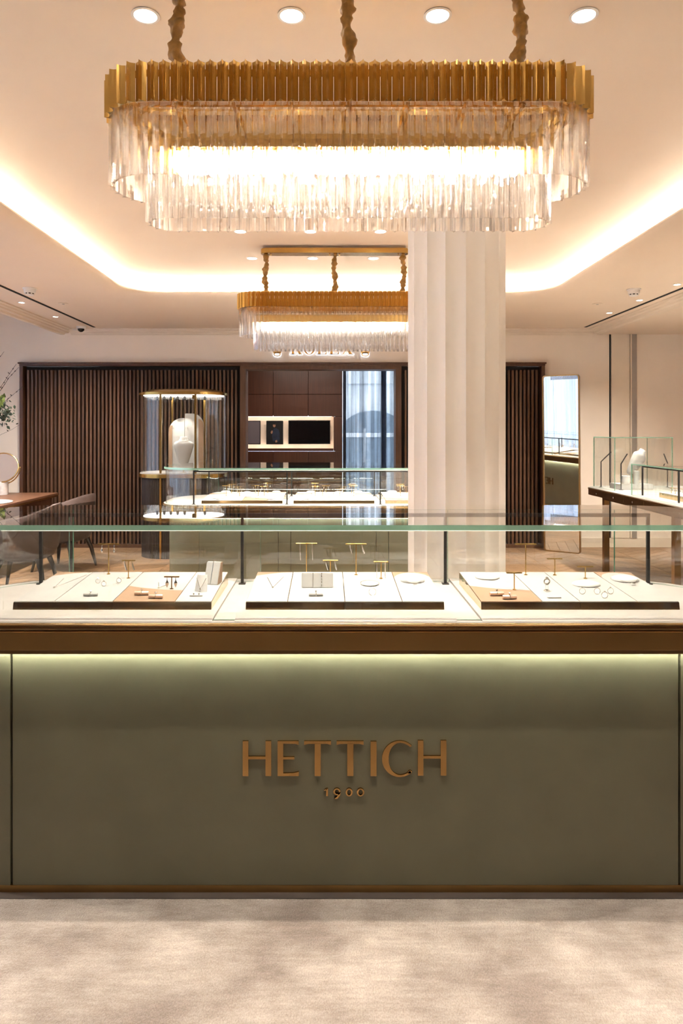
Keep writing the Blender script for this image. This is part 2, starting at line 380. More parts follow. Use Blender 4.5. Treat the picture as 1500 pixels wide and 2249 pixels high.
# pilaster strips on the right part of the back wall
struct(MB().box(X(1338, BW), X(1341, BW), BW - .006, BW, .12, 2.742), 'trim_4', 'gap', label='dark vertical wall joint')
struct(MB().box(X(1342, BW), X(1381, BW), BW - .02, BW, .12, 2.742).box(X(1383, BW), X(1385.5, BW), BW - .03, BW, .12, 2.742), 'trim_5', 'trim', label='flat painted pilaster')
struct(MB().box(X(1386, BW), X(1397, BW), BW - .022, BW, .12, 2.742), 'trim_6', 'grey_trim', label='narrow grey metal strip beside the pilaster')
# ceiling slots
for sx, nm, lb in ((-2.93, 'ceiling_slot', 'black linear slot in the ceiling on the window side'), (3.23, 'ceiling_slot', 'black linear slot in the ceiling above the display table')):
    o = MB().box(sx - .016, sx + .016, 2.2, 8.56, SOF - .004, SOF).build(nm, 'slot'); tag(o, lb, 'air slot')
# fluted column
COLX, COLD, COLR = X(1002, 4.6), 4.6, .325
cm = MB(); ring = []
for k in range(16):
    for i in range(8):
        th = 2 * PI * (k + i / 8) / 16 - PI / 2; r = COLR - .030 * math.sin(PI * i / 8) ** .8
        ring.append((COLX + r * math.cos(th), COLD + r * math.sin(th)))
cm.loft([[(x, y, .012) for x, y in ring], [(x, y, TOP) for x, y in ring]])
co = cm.build('fluted_column', 'column', smooth=25); tag(co, 'round white fluted column standing behind the green counter', 'column', None, 'structure')

# ---------------- slatted screens and doorway frame
ox0, ox1 = X(541, BW), X(868, BW)
def screen(x0, x1, z1, label, fl_, fr_):
    t = thing('slatted_screen', label, 'screen', ((x0 + x1) / 2, BW, 0)); of = ((x0 + x1) / 2, BW, 0)
    fw = .07
    MB().box(x0, x1, BW + .06, BW + .09, 0, z1).build('backing', 'walnut_dark', t, of)
    MB().box(x0, x1, BW - .05, BW + .06, 0, .045).build('plinth', 'walnut_frame', t, of)
    if fl_: MB().box(x0, x0 + .045, BW - .06, BW + .06, .045, z1).build('frame_post', 'walnut_frame', t, of, bevel=.003)
    if fr_: MB().box(x1 - .045, x1, BW - .06, BW + .06, .045, z1).build('frame_post', 'walnut_frame', t, of, bevel=.003)
    a, b = x0 + (.075 if fl_ else .01), x1 - (.075 if fr_ else .01)
    n = int(round((b - a) / .0505)); st = (b - a) / n
    me = MB().box(-.0135, .0135, -.03, .03, .045, z1 - .05).mesh('slat', 'walnut', bevel=.002, seg=1)
    for k in range(n): link('slat', me, t, (a + (k + .5) * st - of[0], -.005, 0))
    return t
hz = stop - .045
scr = screen(sx0, ox0 - .03, hz, 'wide walnut slatted screen behind the oval display vitrine', True, True)
screen(ox1 + .03, sx1, hz, 'walnut slatted screen between the column and the standing mirror', True, True)
fr = thing('door_frame', 'dark walnut header and frame over the slatted screens and doorway', 'door frame', (X(620, BW), BW, 0)); of = (X(620, BW), BW, 0)
MB().box(sx0, sx1, BW - .07, BW + .06, stop - .045, stop - .02).build('header', 'walnut_frame', fr, of, bevel=.003)
MB().box(sx0 - .01, sx1 + .01, BW - .09, BW + .06, stop - .02, stop).build('header_cap', 'walnut_frame', fr, of, bevel=.003)
MB().box(ox0 - .03, ox1 + .03, BW - .06, BW + .2, Z(812, BW), stop - .045).build('lintel', 'walnut_frame', fr, of, bevel=.003)
MB().box(ox0 - .03, ox0, BW - .06, BW + .2, .0, Z(812, BW)).build('jamb', 'walnut_frame', fr, of, bevel=.003)
MB().box(ox1, ox1 + .03, BW - .06, BW + .2, .0, Z(812, BW)).build('jamb', 'walnut_frame', fr, of, bevel=.003)
# ---------------- back room through the doorway
RD = 11.3
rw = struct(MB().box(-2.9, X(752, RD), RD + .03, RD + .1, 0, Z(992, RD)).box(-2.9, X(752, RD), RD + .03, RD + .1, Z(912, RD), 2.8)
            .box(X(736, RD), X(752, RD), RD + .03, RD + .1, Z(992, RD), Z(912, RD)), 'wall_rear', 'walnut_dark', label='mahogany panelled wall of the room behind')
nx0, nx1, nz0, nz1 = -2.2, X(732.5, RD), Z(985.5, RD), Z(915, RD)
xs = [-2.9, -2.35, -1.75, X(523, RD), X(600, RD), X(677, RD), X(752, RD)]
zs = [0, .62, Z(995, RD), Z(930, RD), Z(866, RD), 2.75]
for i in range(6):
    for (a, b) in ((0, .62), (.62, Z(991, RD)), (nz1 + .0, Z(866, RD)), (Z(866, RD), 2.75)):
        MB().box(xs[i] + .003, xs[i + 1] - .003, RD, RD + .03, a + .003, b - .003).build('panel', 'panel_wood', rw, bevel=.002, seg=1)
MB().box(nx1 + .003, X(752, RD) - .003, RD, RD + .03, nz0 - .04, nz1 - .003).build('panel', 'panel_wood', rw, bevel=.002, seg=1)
ni = thing('wall_niche', 'glowing cream lined wall niche holding the framed screens', 'niche', ((nx0 + nx1) / 2, RD, nz0)); of = ((nx0 + nx1) / 2, RD, nz0)
MB().box(nx0, nx1, RD + .13, RD + .16, nz0 - .013, nz1 + .013).build('back_panel', 'niche', ni, of)
MB().box(nx0, nx1, RD + .031, RD + .16, nz0 - .02, nz0 - .013).build('ledge', 'niche', ni, of)
MB().box(nx0, nx1, RD + .031, RD + .16, nz1 + .013, nz1 + .018).build('soffit', 'niche', ni, of)
MB().box(nx1, nx1 + .015, RD + .031, RD + .16, nz0 - .02, nz1 + .015).build('cheek', 'niche', ni, of)
MB().box(nx0 + .05, nx1 - .03, RD + .034, RD + .06, nz1 + .002, nz1 + .012).build('light_strip', 'niche_led', ni, of)
MB().box(nx0 + .05, nx1 - .03, RD + .034, RD + .06, nz0 - .012, nz0 - .002).build('light_strip', 'niche_led', ni, of)
MB().box(nx0, nx1 - .001, RD + .002, RD + .03, Z(991, RD) + .002, nz0 + .004).build('front_lip', 'panel_wood', ni, of)
def framed(name, x0, x1, y0, y1, mt, label, cat):
    z0, z1 = Z(y1, RD), Z(y0, RD); cxx = (x0 + x1) / 2; d = RD + .03
    t = thing(name, label, cat, (cxx, d, z0)); of = (cxx, d, z0)
    MB().box(x0, x1, d, d + .04, z0, z1).build('casing', 'black', t, of, bevel=.004)
    MB().box(x0 + .012, x1 - .012, d - .002, d + .01, z0 + .012, z1 - .012).build('display', mt, t, of)
    MB().box(cxx - .06, cxx + .06, d + .04, RD + .13, (z0 + z1) / 2 - .05, (z0 + z1) / 2 + .05).build('bracket', 'black', t, of)
    return t, of, cxx, z0, z1, d
framed('television', X(633, RD), X(725.5, RD), 923, 975.5, 'screen_off', 'wide black television screen in the glowing niche', 'television')
framed('framed_print', X(505, RD), X(571.5, RD), 924, 976, 'screen_lilac', 'plain lilac grey panel at the doorway end of the glowing niche', 'picture')
t, of, cxx, z0, z1, d = framed('portrait_poster', X(584.5, RD), X(621.5, RD), 924, 976, 'print_black', 'dark portrait poster of a person in a navy shirt', 'poster')
def pp(px, py): return (X(px, RD), Z(py, RD))
MB().prism_y([pp(*q) for q in ((598, 948), (601, 941), (606, 940), (611, 943), (614, 951), (614, 966), (611, 971), (599, 969), (597, 958))], d - .004, d - .002).build('shirt', 'print_navy', t, of)
MB().prism_y([pp(602 + 3.0 * math.cos(a / 12 * 2 * PI), 934 - 4.6 * math.sin(a / 12 * 2 * PI)) for a in range(12)], d - .005, d - .002).build('face', 'print_skin', t, of)
MB().prism_y([pp(602 + 3.3 * math.cos(a / 8 * PI), 932.5 - 4.0 * math.sin(a / 8 * PI)) for a in range(9)], d - .0055, d - .002).build('hair', 'print_black', t, of)
MB().prism_y([pp(*q) for q in ((594, 949), (597, 945), (599, 947), (598, 952), (595, 953))], d - .006, d - .002).build('hand', 'print_skin', t, of)
MB().prism_y([pp(*q) for q in ((604, 968), (608, 966), (609, 971), (605, 972))], d - .006, d - .002).build('hand', 'print_skin', t, of)
# rear room shell and window
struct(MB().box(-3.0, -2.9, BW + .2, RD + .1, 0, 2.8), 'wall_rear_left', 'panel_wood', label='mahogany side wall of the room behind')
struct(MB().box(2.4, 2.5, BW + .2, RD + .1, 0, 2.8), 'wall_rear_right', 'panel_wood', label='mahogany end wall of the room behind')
struct(MB().box(-3.0, 2.5, BW + .2, RD + .1, 2.75, 2.9), 'ceiling_rear', 'plaster', label='ceiling of the room behind')
wx0, wx1 = X(752, RD) + .01, 1.9
struct(MB().box(wx1, 2.5, RD, RD + .1, 0, 2.8).box(wx0, wx1, RD, RD + .1, 2.55, 2.8).box(wx0, wx1, RD, RD + .1, 0, .25), 'wall_window', 'panel_wood', label='wall around the rear window')
w2 = struct(MB().box(wx0, wx0 + .05, RD + .02, RD + .08, .25, 2.55).box(wx1 - .05, wx1, RD + .02, RD + .08, .25, 2.55).box(wx0 + .05, wx1 - .05, RD + .02, RD + .08, .25, .3).box(wx0 + .05, wx1 - .05, RD + .02, RD + .08, 2.5, 2.55), 'window_2', 'black', label='dark framed window behind grey sheer')
xm = X(843, RD)
MB().box(xm - .04, xm + .04, RD + .02, RD + .08, .3, 2.5).build('mullion', 'black', w2)
MB().box(wx0 + .05, xm - .04, RD + .045, RD + .055, .3, 2.5).build('pane', 'glass', w2)
MB().box(xm + .04, wx1 - .05, RD + .045, RD + .055, .3, 2.5).build('pane', 'glass', w2)
curtain('grey_sheer_curtain', 'sheer_grey', wx0 + .01, wx1 + .2, 2.74, 'dark grey sheer curtain hanging in the room behind the doorway', c=RD - .12, amp=.03, wl=.13, along='x', seed=4)
MB_b = thing('house_facade', 'pale stone building with arched shop front beyond the rear window', 'building', (1.4, 16.0, 0)); of = (1.4, 16, 0)
MB().box(-2, 6, 16.0, 16.6, -.1, 7).build('wall', 'facade', MB_b, of)
for zz in (1.35, 2.6, 3.3): MB().box(-2, 6, 15.93, 16.0, zz, zz + .1).build('ledge', 'facade', MB_b, of)
ar = [(0.35, -.1)] + [(1.05 + .70 * math.cos(PI - PI * i / 12), 1.55 + .42 * math.sin(PI * i / 12)) for i in range(13)] + [(1.75, -.1)]
MB().prism_y(ar, 15.96, 16.01).build('arched_window', 'facade_dark', MB_b, of)
for q in range(3): MB().box(.37 + q * .46, .42 + q * .46, 15.94, 15.97, -.1, 1.55).build('glazing_bar', 'facade', MB_b, of)
for a0 in (2.1, 3.3): MB().box(a0, a0 + .7, 15.95, 16.01, .5, 2.2).build('window', 'facade_dark', MB_b, of)
struct(MB().box(-4, 8, 11.7, 17, -.3, -.12), 'ground', 'facade', label='pale pavement outside the rear window')
la = bpy.data.lights.new('rear_room_lamp', 'AREA'); la.energy = 7; la.color = WARM; la.size = 1.2
lo = bpy.data.objects.new('rear_room_lamp', la); C.objects.link(lo); lo.location = (-.4, 10.1, 2.72)

# ---------------- wall sign with crowns
def ringq(cxx, cz, a, b, ta, tb, a0=0, a1=360, n=28):
    out = []
    for i in range(n):
        q = []
        for k, s in ((i, 0), (i + 1, 0), (i + 1, 1), (i, 1)):
            t = math.radians(a0 + (a1 - a0) * k / n); q.append((cxx + (a - s * ta) * math.cos(t), cz + (b - s * tb) * math.sin(t)))
        out.append(q)
    return out
def bx2(x0, x1, z0, z1): return [(x0, z0), (x1, z0), (x1, z1), (x0, z1)]
GL = {
 'R': (1.0, [bx2(.16, .36, 0, 1), bx2(.02, .5, 0, .045), bx2(.02, .36, .955, 1), bx2(.36, .55, .95, 1), bx2(.36, .6, .46, .51)] + ringq(.55, .73, .30, .27, .19, .045, -90, 90, 14) + [[(.46, .47), (.62, .49), (.92, .04), (.72, .04)], bx2(.68, 1.0, 0, .045)]),
 'O': (.95, ringq(.475, .5, .475, .52, .19, .05)),
 'L': (.85, [bx2(.16, .36, 0, 1), bx2(.02, .5, .955, 1), bx2(.02, .82, 0, .045), [(.72, .04), (.82, .04), (.86, .26), (.84, .26)]]),
 'E': (.85, [bx2(.16, .36, 0, 1), bx2(.02, .80, .955, 1), bx2(.02, .82, 0, .045), bx2(.36, .62, .485, .53), bx2(.60, .63, .38, .63), [(.72, .04), (.82, .04), (.86, .26), (.84, .26)], [(.72, .96), (.80, .96), (.82, .76), (.80, .76)]]),
 'X': (1.05, [[(.13, .97), (.36, .97), (.92, .03), (.69, .03)], [(.76, .97), (.83, .97), (.24, .03), (.17, .03)], bx2(.02, .46, .955, 1), bx2(.62, 1.0, .955, 1), bx2(.02, .42, 0, .045), bx2(.58, 1.04, 0, .045)]),
}
sg = thing('wall_sign', 'halo lit gold serif lettering with two crown emblems above the doorway', 'sign', (X(705, BW), BW, Z(779, BW))); of = (X(705, BW), BW, Z(779, BW))
s8 = .16 * BW / F
def zx(v): return X(590 + v * .16, BW)
zb, lh = Z(779, BW), 29 * BW / F
def glyph(name, polys, x0, sx_, z0, sz_, parent, of, d, mt_face, halo=True):
    g = MB()
    for p in polys: g.prism_y([(x0 + x * sx_, z0 + z * sz_) for x, z in p], d - .035, d - .02)
    o = g.build(name, mt_face, parent, of)
    if halo:
        h = MB(); cxp = x0 + .5 * sx_; ex = .006
        for p in polys:
            ax = sum(q[0] for q in p) / len(p); az = sum(q[1] for q in p) / len(p)
            pts = []
            for x, z in p:
                dx, dz = (x - ax) * sx_, (z - az) * sz_; l = math.hypot(dx, dz) or 1
                pts.append((x0 + x * sx_ + ex * (1 if dx > 0 else -1), z0 + z * sz_ + ex * (1 if dz > 0 else -1)))
            h.prism_y(pts, d - .0195, d - .006)
        h.build('halo', 'sign_led', o, of)
    return o
for ch, a, b in (('R', 290, 465), ('O', 478, 640), ('L', 650, 800), ('E', 815, 968), ('X', 985, 1168)):
    wd, pl = GL[ch]; glyph('letter', pl, zx(a), (zx(b) - zx(a)) / wd, zb, lh, sg, of, BW, 'gold')
crown = ringq(.5, .13, .34, .13, .10, .045, 0, 360, 20)
for k in range(5):
    t = (k - 2) / 2; bxm = .5 + t * .27; txm = .5 + t * .47; tz = (.95, .80, .72)[abs(k - 2)]
    crown.append([(bxm - .085, .20), (bxm + .085, .20), (txm + .022, tz), (txm - .022, tz)])
    crown.append([(txm + .055 * math.cos(i / 8 * 2 * PI), tz + .04 + .045 * math.sin(i / 8 * 2 * PI)) for i in range(8)])
for a, b in ((45, 192), (1245, 1402)):
    glyph('crown_emblem', crown, zx(a), zx(b) - zx(a), Z(783.5, BW), 35 * BW / F, sg, of, BW, 'gold')

# ================================================================== COUNTERS
DK = .895
def panel_letters(parent, d, side):
    # gold lettering on the green panel, d = face distance, in parent's local frame facing -y
    k = .3467 * 2.2 / F
    def q(x, y): return ((x - 740) * k, .570 - k * y)
    def bxz(x0, x1, y0, y1): return [q(x0, y0), q(x1, y0), q(x1, y1), q(x0, y1)]
    L = [
     [bxz(98, 134, 128, 348), bxz(242, 278, 128, 348), bxz(134, 242, 225, 242)],
     [bxz(318, 354, 128, 348), [q(354, 128), q(451, 128), q(451, 152), q(430, 145), q(354, 144)], bxz(354, 424, 228, 243), [q(354, 348), q(452, 348), q(452, 321), q(420, 329), q(354, 331)]],
     [bxz(552, 590, 144, 348), [q(485, 128), q(655, 128), q(655, 152), q(630, 145), q(510, 145), q(485, 152)]],
     [bxz(757, 796, 144, 348), [q(690, 128), q(860, 128), q(860, 152), q(835, 145), q(715, 145), q(690, 152)]],
     [bxz(904, 942, 130, 348)],
     None,
     [bxz(1202, 1237, 124, 345), bxz(1346, 1382, 124, 345), bxz(1237, 1346, 221, 238)],
    ]
    cc = []
    n = 26
    for i in range(n):
        def pt(j, inner):
            a = math.radians(47 + 268 * j / n); th = 16 + 26 * max(0, math.cos(a - PI)) ** 1.2
            rx, ry = (112, 114) if not inner else (112 - th, 114 - th * .75)
            return q(1088 + rx * math.cos(a), 240 - ry * math.sin(a))
        cc.append([pt(i, 0), pt(i + 1, 0), pt(i + 1, 1), pt(i, 1)])
    cc.append([q(1139, 330), q(1163, 333), q(1152, 312), q(1142, 318)])
    L[5] = cc
    D9 = []
    def rg(cx_, cy_, a, b, t1, t2, a0=0, a1=360, n=20): return [[q(cx_ + x, cy_ - z) for x, z in p] for p in ringq(0, 0, a, b, t1, t2, a0, a1, n)]
    D9.append([bxz(624, 636, 428, 474), [q(612, 436), q(626, 427), q(630, 433), q(614, 442)]])
    D9.append(rg(692, 447, 23, 21, 11, 7) + [[q(703, 452), q(716, 447), q(712, 470), q(694, 492), q(674, 492), q(693, 478)]])
    D9.append(rg(769, 451, 22, 25, 10, 7)); D9.append(rg(841, 451, 24, 25, 10, 7))
    for pl in L + D9:
        g = MB()
        for p in pl: g.prism_y(p, d - .007, d + .001)
        g.build('letter', 'letter', parent)
class Counter: pass
def counter(name, label, x0, x1, y0, y1, r, seams, flip=False, cat='counter'):
    """glass topped jewellery counter; (x0..x1, y0..y1) is the outline of the bronze rim; seams = x of the front panel joints"""
    t = thing(name, label, cat, ((x0 + x1) / 2, (y0 + y1) / 2, 0)); of = ((x0 + x1) / 2, (y0 + y1) / 2, 0)
    t['of'] = 0; del t['of']
    def R(o, n=12): return rrect(x0 + o, x1 - o, y0 + o, y1 - o, max(.02, r - o), n)
    MB().prism(R(.062), 0.0146, .037).build('plinth', 'bronze', t, of, smooth=30)
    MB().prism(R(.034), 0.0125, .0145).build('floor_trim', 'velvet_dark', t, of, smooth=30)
    MB().prism(R(.075), .037, .80).build('core', 'gap', t, of, smooth=30)
    # rim: band, groove, lip
    MB().prism(R(.0), .812, .871).build('rim_band', 'bronze', t, of, smooth=30, bevel=.0015, seg=1)
    MB().prism(R(.006), .871, .8785).build('rim_groove', 'bronze_dark', t, of, smooth=30)
    lipm = MB(); lo_ = [R(-.002), R(-.002), R(.0015), R(.012)]
    lipm.loft([[(x, y, z) for x, y in lo_[i]] for i, z in enumerate((.8785, .888, .8945, .8952))])
    lipm.build('rim_lip', 'bevel_gold', t, of, smooth=30)
    MB().prism(R(.004), .800, .812).build('rim_underside', 'bronze_dark', t, of)
    MB().prism(R(.013), .8952, .8962).build('deck', 'cream', t, of)
    # led strip under the band
    a, b = R(.034), R(.046)
    MB().loft([[(x, y, .7985) for x, y in a], [(x, y, .795) for x, y in a], [(x, y, .795) for x, y in b], [(x, y, .7985) for x, y in b]], loop=True).build('light_strip', 'panel_led', t, of)
    # panels
    g = .0015; pi = R(.06, 14)
    def sect(test):
        return [p for p in pi if test(p)]
    o6 = .06; yf, yb = y0 + o6, y1 - o6; rr = r - o6
    fp = None
    allx = [x0 + r] + list(seams) + [x1 - r]
    def face(y, d, xs_, mt):
        nonlocal fp
        for i in range(len(xs_) - 1):
            a, b = xs_[i] + g, xs_[i + 1] - g
            o = MB().box(a, b, min(y, y + d), max(y, y + d), .038, .7935).build('panel', mt, t, of, bevel=.002)
            if fp is None or (b - a) > fp[1]: fp = (o, b - a, (a + b) / 2)
    if not flip: face(yf, .014, list(seams), 'green'); f1 = fp[0]; face(yb, -.014, [x0 + r, -.4, -.3, .39, .49, x1 - r], 'green_back')
    else: face(yb, -.014, list(seams), 'green'); f1 = fp[0]; face(yf, .014, [x0 + r, -.40, -.30, .39, .49, x1 - r], 'green_back')
    # curved ends
    def endpath(side):
        p = []
        xe = x1 - o6 if side > 0 else x0 + o6
        cxx = xe - side * rr
        if side > 0: p = [(cxx + 0, yf)] + arc(cxx, yf + rr, rr, -90, 0, 12) + arc(cxx, yb - rr, rr, 0, 90, 12)
        else: p = arc(cxx, yb - rr, rr, 90, 180, 12) + arc(cxx, yf + rr, rr, 180, 270, 12)
        q = []
        for a in p:
            if not q or math.hypot(a[0] - q[-1][0], a[1] - q[-1][1]) > 1e-4: q.append(a)
        return q
    sL, sR = seams[0], seams[-1]
    for side in (-1, 1):
        p = endpath(side)
        s_ = sL if side < 0 else sR
        yy = yf if not flip else yb
        xx = s_ + side * g * 2
        if abs(xx - (p[-1][0] if side < 0 else p[0][0])) > .004:
            if not flip: p = p + [(xx, yy)] if side < 0 else [(xx, yy)] + p
            else: p = [(xx, yy)] + p if side < 0 else p + [(xx, yy)]
        MB().strip(p, .014, .038, .7935).build('end_panel', 'green', t, of, smooth=30)
    return t, of, f1, fp
# front counter
c1x0, c1x1, c1y0, c1y1 = -1.352, 1.465, 2.135, 2.795
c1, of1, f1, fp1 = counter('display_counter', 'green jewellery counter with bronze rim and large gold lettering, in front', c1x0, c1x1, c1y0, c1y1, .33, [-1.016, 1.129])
EMP = f1
lx = X(500 + 740 * .3467, 2.195)
def letters_on(panel, xc, yface, of, flip=False):
    e = panel
    k0 = len(bpy.data.objects)
    class P: pass
    before = set(bpy.data.objects)
    panel_letters(e, 0, 1)
    for o in set(bpy.data.objects) - before:
        if flip: o.rotation_euler = (0, 0, PI)
        o.location = (xc - of[0], yface - of[1], 0)
letters_on(f1, lx, c1y0 + .06, of1)
# far counter
c2x0, c2x1, c2y0, c2y1 = -1.40, 1.50, 5.45, 6.47
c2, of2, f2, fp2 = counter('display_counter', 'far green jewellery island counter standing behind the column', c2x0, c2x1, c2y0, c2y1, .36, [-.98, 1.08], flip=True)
letters_on(f2, .05, c2y1 - .06, of2, True)
# drawers on the band of the far counter
for k, (a, b) in enumerate(((-.98, -.66), (-.655, -.335), (-.33, -.01), (-.005, .315), (.32, .64), (.645, .965))):
    dr = MB().box(a + .002, b - .002, c2y0 - .004, c2y0 + .01, .815, .868).build('drawer', 'bronze_dark', c2, of2, bevel=.001, seg=1)
    MB().lathe([(.004, 0), (.007, .004), (.007, .008), (.003, .010)], 10).build('knob', 'bevel_gold', dr).matrix_local = Matrix.Translation(((a + b) / 2 - of2[0], c2y0 - .004 - of2[1], .842)) @ Matrix.Rotation(PI / 2, 4, 'X')
    dr = MB().box(a + .002, b - .002, c2y1 - .01, c2y1 + .004, .815, .868).build('drawer', 'bronze_dark', c2, of2, bevel=.001, seg=1)
    MB().lathe([(.004, 0), (.007, .004), (.007, .008), (.003, .010)], 10).build('knob', 'bevel_gold', dr).matrix_local = Matrix.Translation(((a + b) / 2 - of2[0], c2y1 + .004 - of2[1], .842)) @ Matrix.Rotation(-PI / 2, 4, 'X')

# ---------------- glass cases on the counters
GT0, GT1 = 1.184, 1.2005
def glass_slab(name, loop, z0, z1, parent, of):
    mb = MB().prism(loop, z0, z1); o = mb.build(name, ['glass', 'glass_edge'], parent, of)
    for p in o.data.polygons: p.material_index = 1 if abs(p.normal.z) < .5 and p.normal.y < .3 else 0
    o.data.polygons.foreach_set('use_smooth', [abs(p.normal.z) < .5 for p in o.data.polygons]); o.data.set_sharp_from_angle(angle=math.radians(40))
    return o
def glass_wall(name, pts, t, z0, z1, parent, of, caps=1):
    n = len(pts); mb = MB().strip(pts, t, z0, z1); o = mb.build(name, ['glass', 'glass_edge'], parent, of)
    k = 0
    for p in o.data.polygons:
        if len(o.data.polygons) - 2 <= p.index: p.material_index = caps; continue
        p.material_index = 1 if abs(p.normal.z) > .5 else 0
    o.data.polygons.foreach_set('use_smooth', [True] * len(o.data.polygons)); o.data.set_sharp_from_angle(angle=math.radians(35))
    return o
def case(name, label, x0, x1, y0, y1, r, fj, bj, posts, two, z=DK + .0013):
    t = thing(name, label, 'glass case', ((x0 + x1) / 2, (y0 + y1) / 2, z)); of = ((x0 + x1) / 2, (y0 + y1) / 2, z)
    top = rrect(x0, x1, y0, y1, r, 16)
    gt_ = glass_slab('glass_top', top, GT0, GT1, t, of)
    MB().box(x0 + r, x1 - r, y0 - .0006, y0 + .002, GT0 - .0022, GT0 - .0001).build('glint_strip', 'edge_glint', gt_, of)  # chamfer strip in white, standing in for its reflection of the lit case
    i = .012; xa, xb, ya, yb, ri = x0 + i, x1 - i, y0 + i, y1 - i, r - i
    for xs_, y, sg_ in ((fj, ya, 1), (bj, yb, -1)):
        pts = [xa + ri] + xs_ + [xb - ri]
        for a, b in zip(pts, pts[1:]):
            if sg_ > 0: glass_wall('glass_pane', [(a + .0008, y), (b - .0008, y)], .008, z, GT0 - .0005, t, of, 0)
            else: glass_wall('glass_pane', [(b - .0008, y), (a + .0008, y)], .008, z, GT0 - .0005, t, of)
    def ded(p):
        q = []
        for a in p:
            if not q or math.hypot(a[0] - q[-1][0], a[1] - q[-1][1]) > 1e-4: q.append(a)
        return q
    glass_wall('curved_pane', ded(arc(xb - ri, ya + ri, ri, -90, 0, 14) + arc(xb - ri, yb - ri, ri, 0, 90, 14)), .008, z, GT0 - .0005, t, of, 0)
    glass_wall('curved_pane', ded(arc(xa + ri, yb - ri, ri, 90, 180, 14) + arc(xa + ri, ya + ri, ri, 180, 270, 14)), .008, z, GT0 - .0005, t, of, 0)
    for yy, fac in (two):
        for px_ in posts:
            MB().box(px_ - .0055, px_ + .0055, yy - .0055, yy + .0055, z + .004, 1.161).box(px_ - .013, px_ + .013, yy - .013, yy + .013, z, z + .004).build('post', 'black', t, of)
        ra = MB().box(posts[0] - .0055, posts[-1] + .0055, yy - .007, yy + .007, 1.163, 1.175).box(posts[0] - .0055, posts[-1] + .0055, yy - .007, yy - .0045, 1.161, 1.163).box(posts[0] - .0055, posts[-1] + .0055, yy + .0045, yy + .007, 1.161, 1.163).build('light_rail', 'black', t, of)
        MB().box(posts[0], posts[-1], yy - .0045, yy + .0045, 1.1615, 1.163).build('led_strip', 'case_led', ra, of)
    return t
pX = [X(90, 2.69), X(532, 2.69), X(978, 2.69), X(1423, 2.69)]
case('glass_case', 'long clear glass case with green edged top on the lettered counter', -1.327, 1.44, 2.165, 2.752, .29, [.11], [-1.02, -.27, .48, 1.148], pX, ((2.69, -1),))
case('glass_case', 'clear glass case with curved end on the far counter behind the column', -1.385, 1.485, 5.465, 6.455, .35, [-1.03, -.30, .40, 1.08], [-1.03, -.30, .40, 1.08], [-1.10, -.335, .43, 1.20], ((5.60, 1), (6.32, 1)))
# ---------------- raised deck pads + trays
TW, TD0, TD1, TH0, TH1 = .66, 2.274, 2.652, .035, .055
def deck_pad(xc, y0, ylen, label, s=1):
    prof_ = [(.0, .0), (.0, .0015), (.012, .006), (.05, .0085), (ylen, .0085), (ylen, 0)]
    mb = MB().prism_x([(y0 + s * a, DK + .0013 + b) for a, b in prof_], xc - .352, xc + .352)
    o = mb.build('deck_pad', 'cream', None, (xc, y0, DK + .0013), bevel=.002); o.location = (xc, y0, DK + .0013)
    return tag(o, label, 'pad')
def tray(xc, y0, lay, label, group=None, s=1, back=None):
    """two mirrored brass boxes side by side, white and tan leather pads on top; local frame: x across, y from front edge back"""
    z0 = DK + .0013 + .0087
    t = thing('jewellery_tray', label, 'tray', (xc, y0, z0), 0 if s > 0 else PI, group)
    dp = TD1 - TD0; h0, h1 = TH0 - .0087, TH1 - .0087
    for a, b in ((-TW / 2, -.0008), (.0008, TW / 2)):
        MB().prism_x([(-.0035, .006), (dp, .006), (dp, h1 - .003), (0, h0 - .003)], a, b).build('brass_box', 'mirror_gold', t)
        MB().prism_x([(-.0045, 0), (dp, 0), (dp, .006), (-.0035, .006)], a, b).build('brass_foot', 'bevel_gold', t)
    def top(mb_poly, mt, nm='leather_pad'):
        vs0 = [(x, y, h0 - .003 + (h1 - h0) * y / dp) for x, y in mb_poly]; vs1 = [(x, y, h0 + (h1 - h0) * y / dp) for x, y in mb_poly]
        MB().loft([vs0, vs1]).build(nm, mt, t)
    cuts, kinds = lay
    g = .0014
    for i in range(4):
        a, b = -TW / 2 + TW * cuts[i] + g, -TW / 2 + TW * cuts[i + 1] - g
        k = kinds[i]; e0, e1 = .001, dp - .001; N_ = 10
        if k == 'w': top([(a, e0), (b, e0), (b, e1), (a, e1)], 'pad')
        elif k == 'tb':     # tan strip at the back, curved joint
            cv = [(a + (b - a) * j / N_, e1 - .055 + .05 * math.sin(PI / 2 * j / N_)) for j in range(N_ + 1)]
            top([(a, e0), (b, e0)] + cv[::-1], 'pad'); top(cv + [(b, e1), (a, e1)] if cv[-1][1] < e1 - 1e-6 else cv + [(a, e1)], 'tan')
        elif k == 'to':     # round white field, tan corners at the back
            cv = [(a + (b - a) * j / N_, e1 - .075 + .065 * math.sin(PI * j / N_) ** .6) for j in range(N_ + 1)]
            top([(a, e0), (b, e0)] + cv[::-1], 'pad'); top(cv + [(b, e1), (a, e1)], 'tan')
        elif k == 'tf':     # tan field in front, curved joint
            cv = [(a + (b - a) * j / N_, e0 + .185 - .055 * math.sin(PI / 2 * j / N_)) for j in range(N_ + 1)]
            top([(a, e0), (b, e0)] + cv[::-1], 'tan'); top(cv + [(b, e1), (a, e1)], 'pad')
    return t
LAY = [((0, .205, .5, .815, 1), ('tb', 'w', 'tf', 'w')), ((0, .21, .5, .79, 1), ('tb', 'w', 'w', 'to')), ((0, .31, .5, .79, 1), ('tf', 'w', 'w', 'to'))]
TX = [X(247, TD0), X(757.5, TD0), X(1274, TD0)]
dn = ['under the tray with the upright wedge block', 'under the middle tray of the lettered counter', 'under the tray with four solitaire rings']
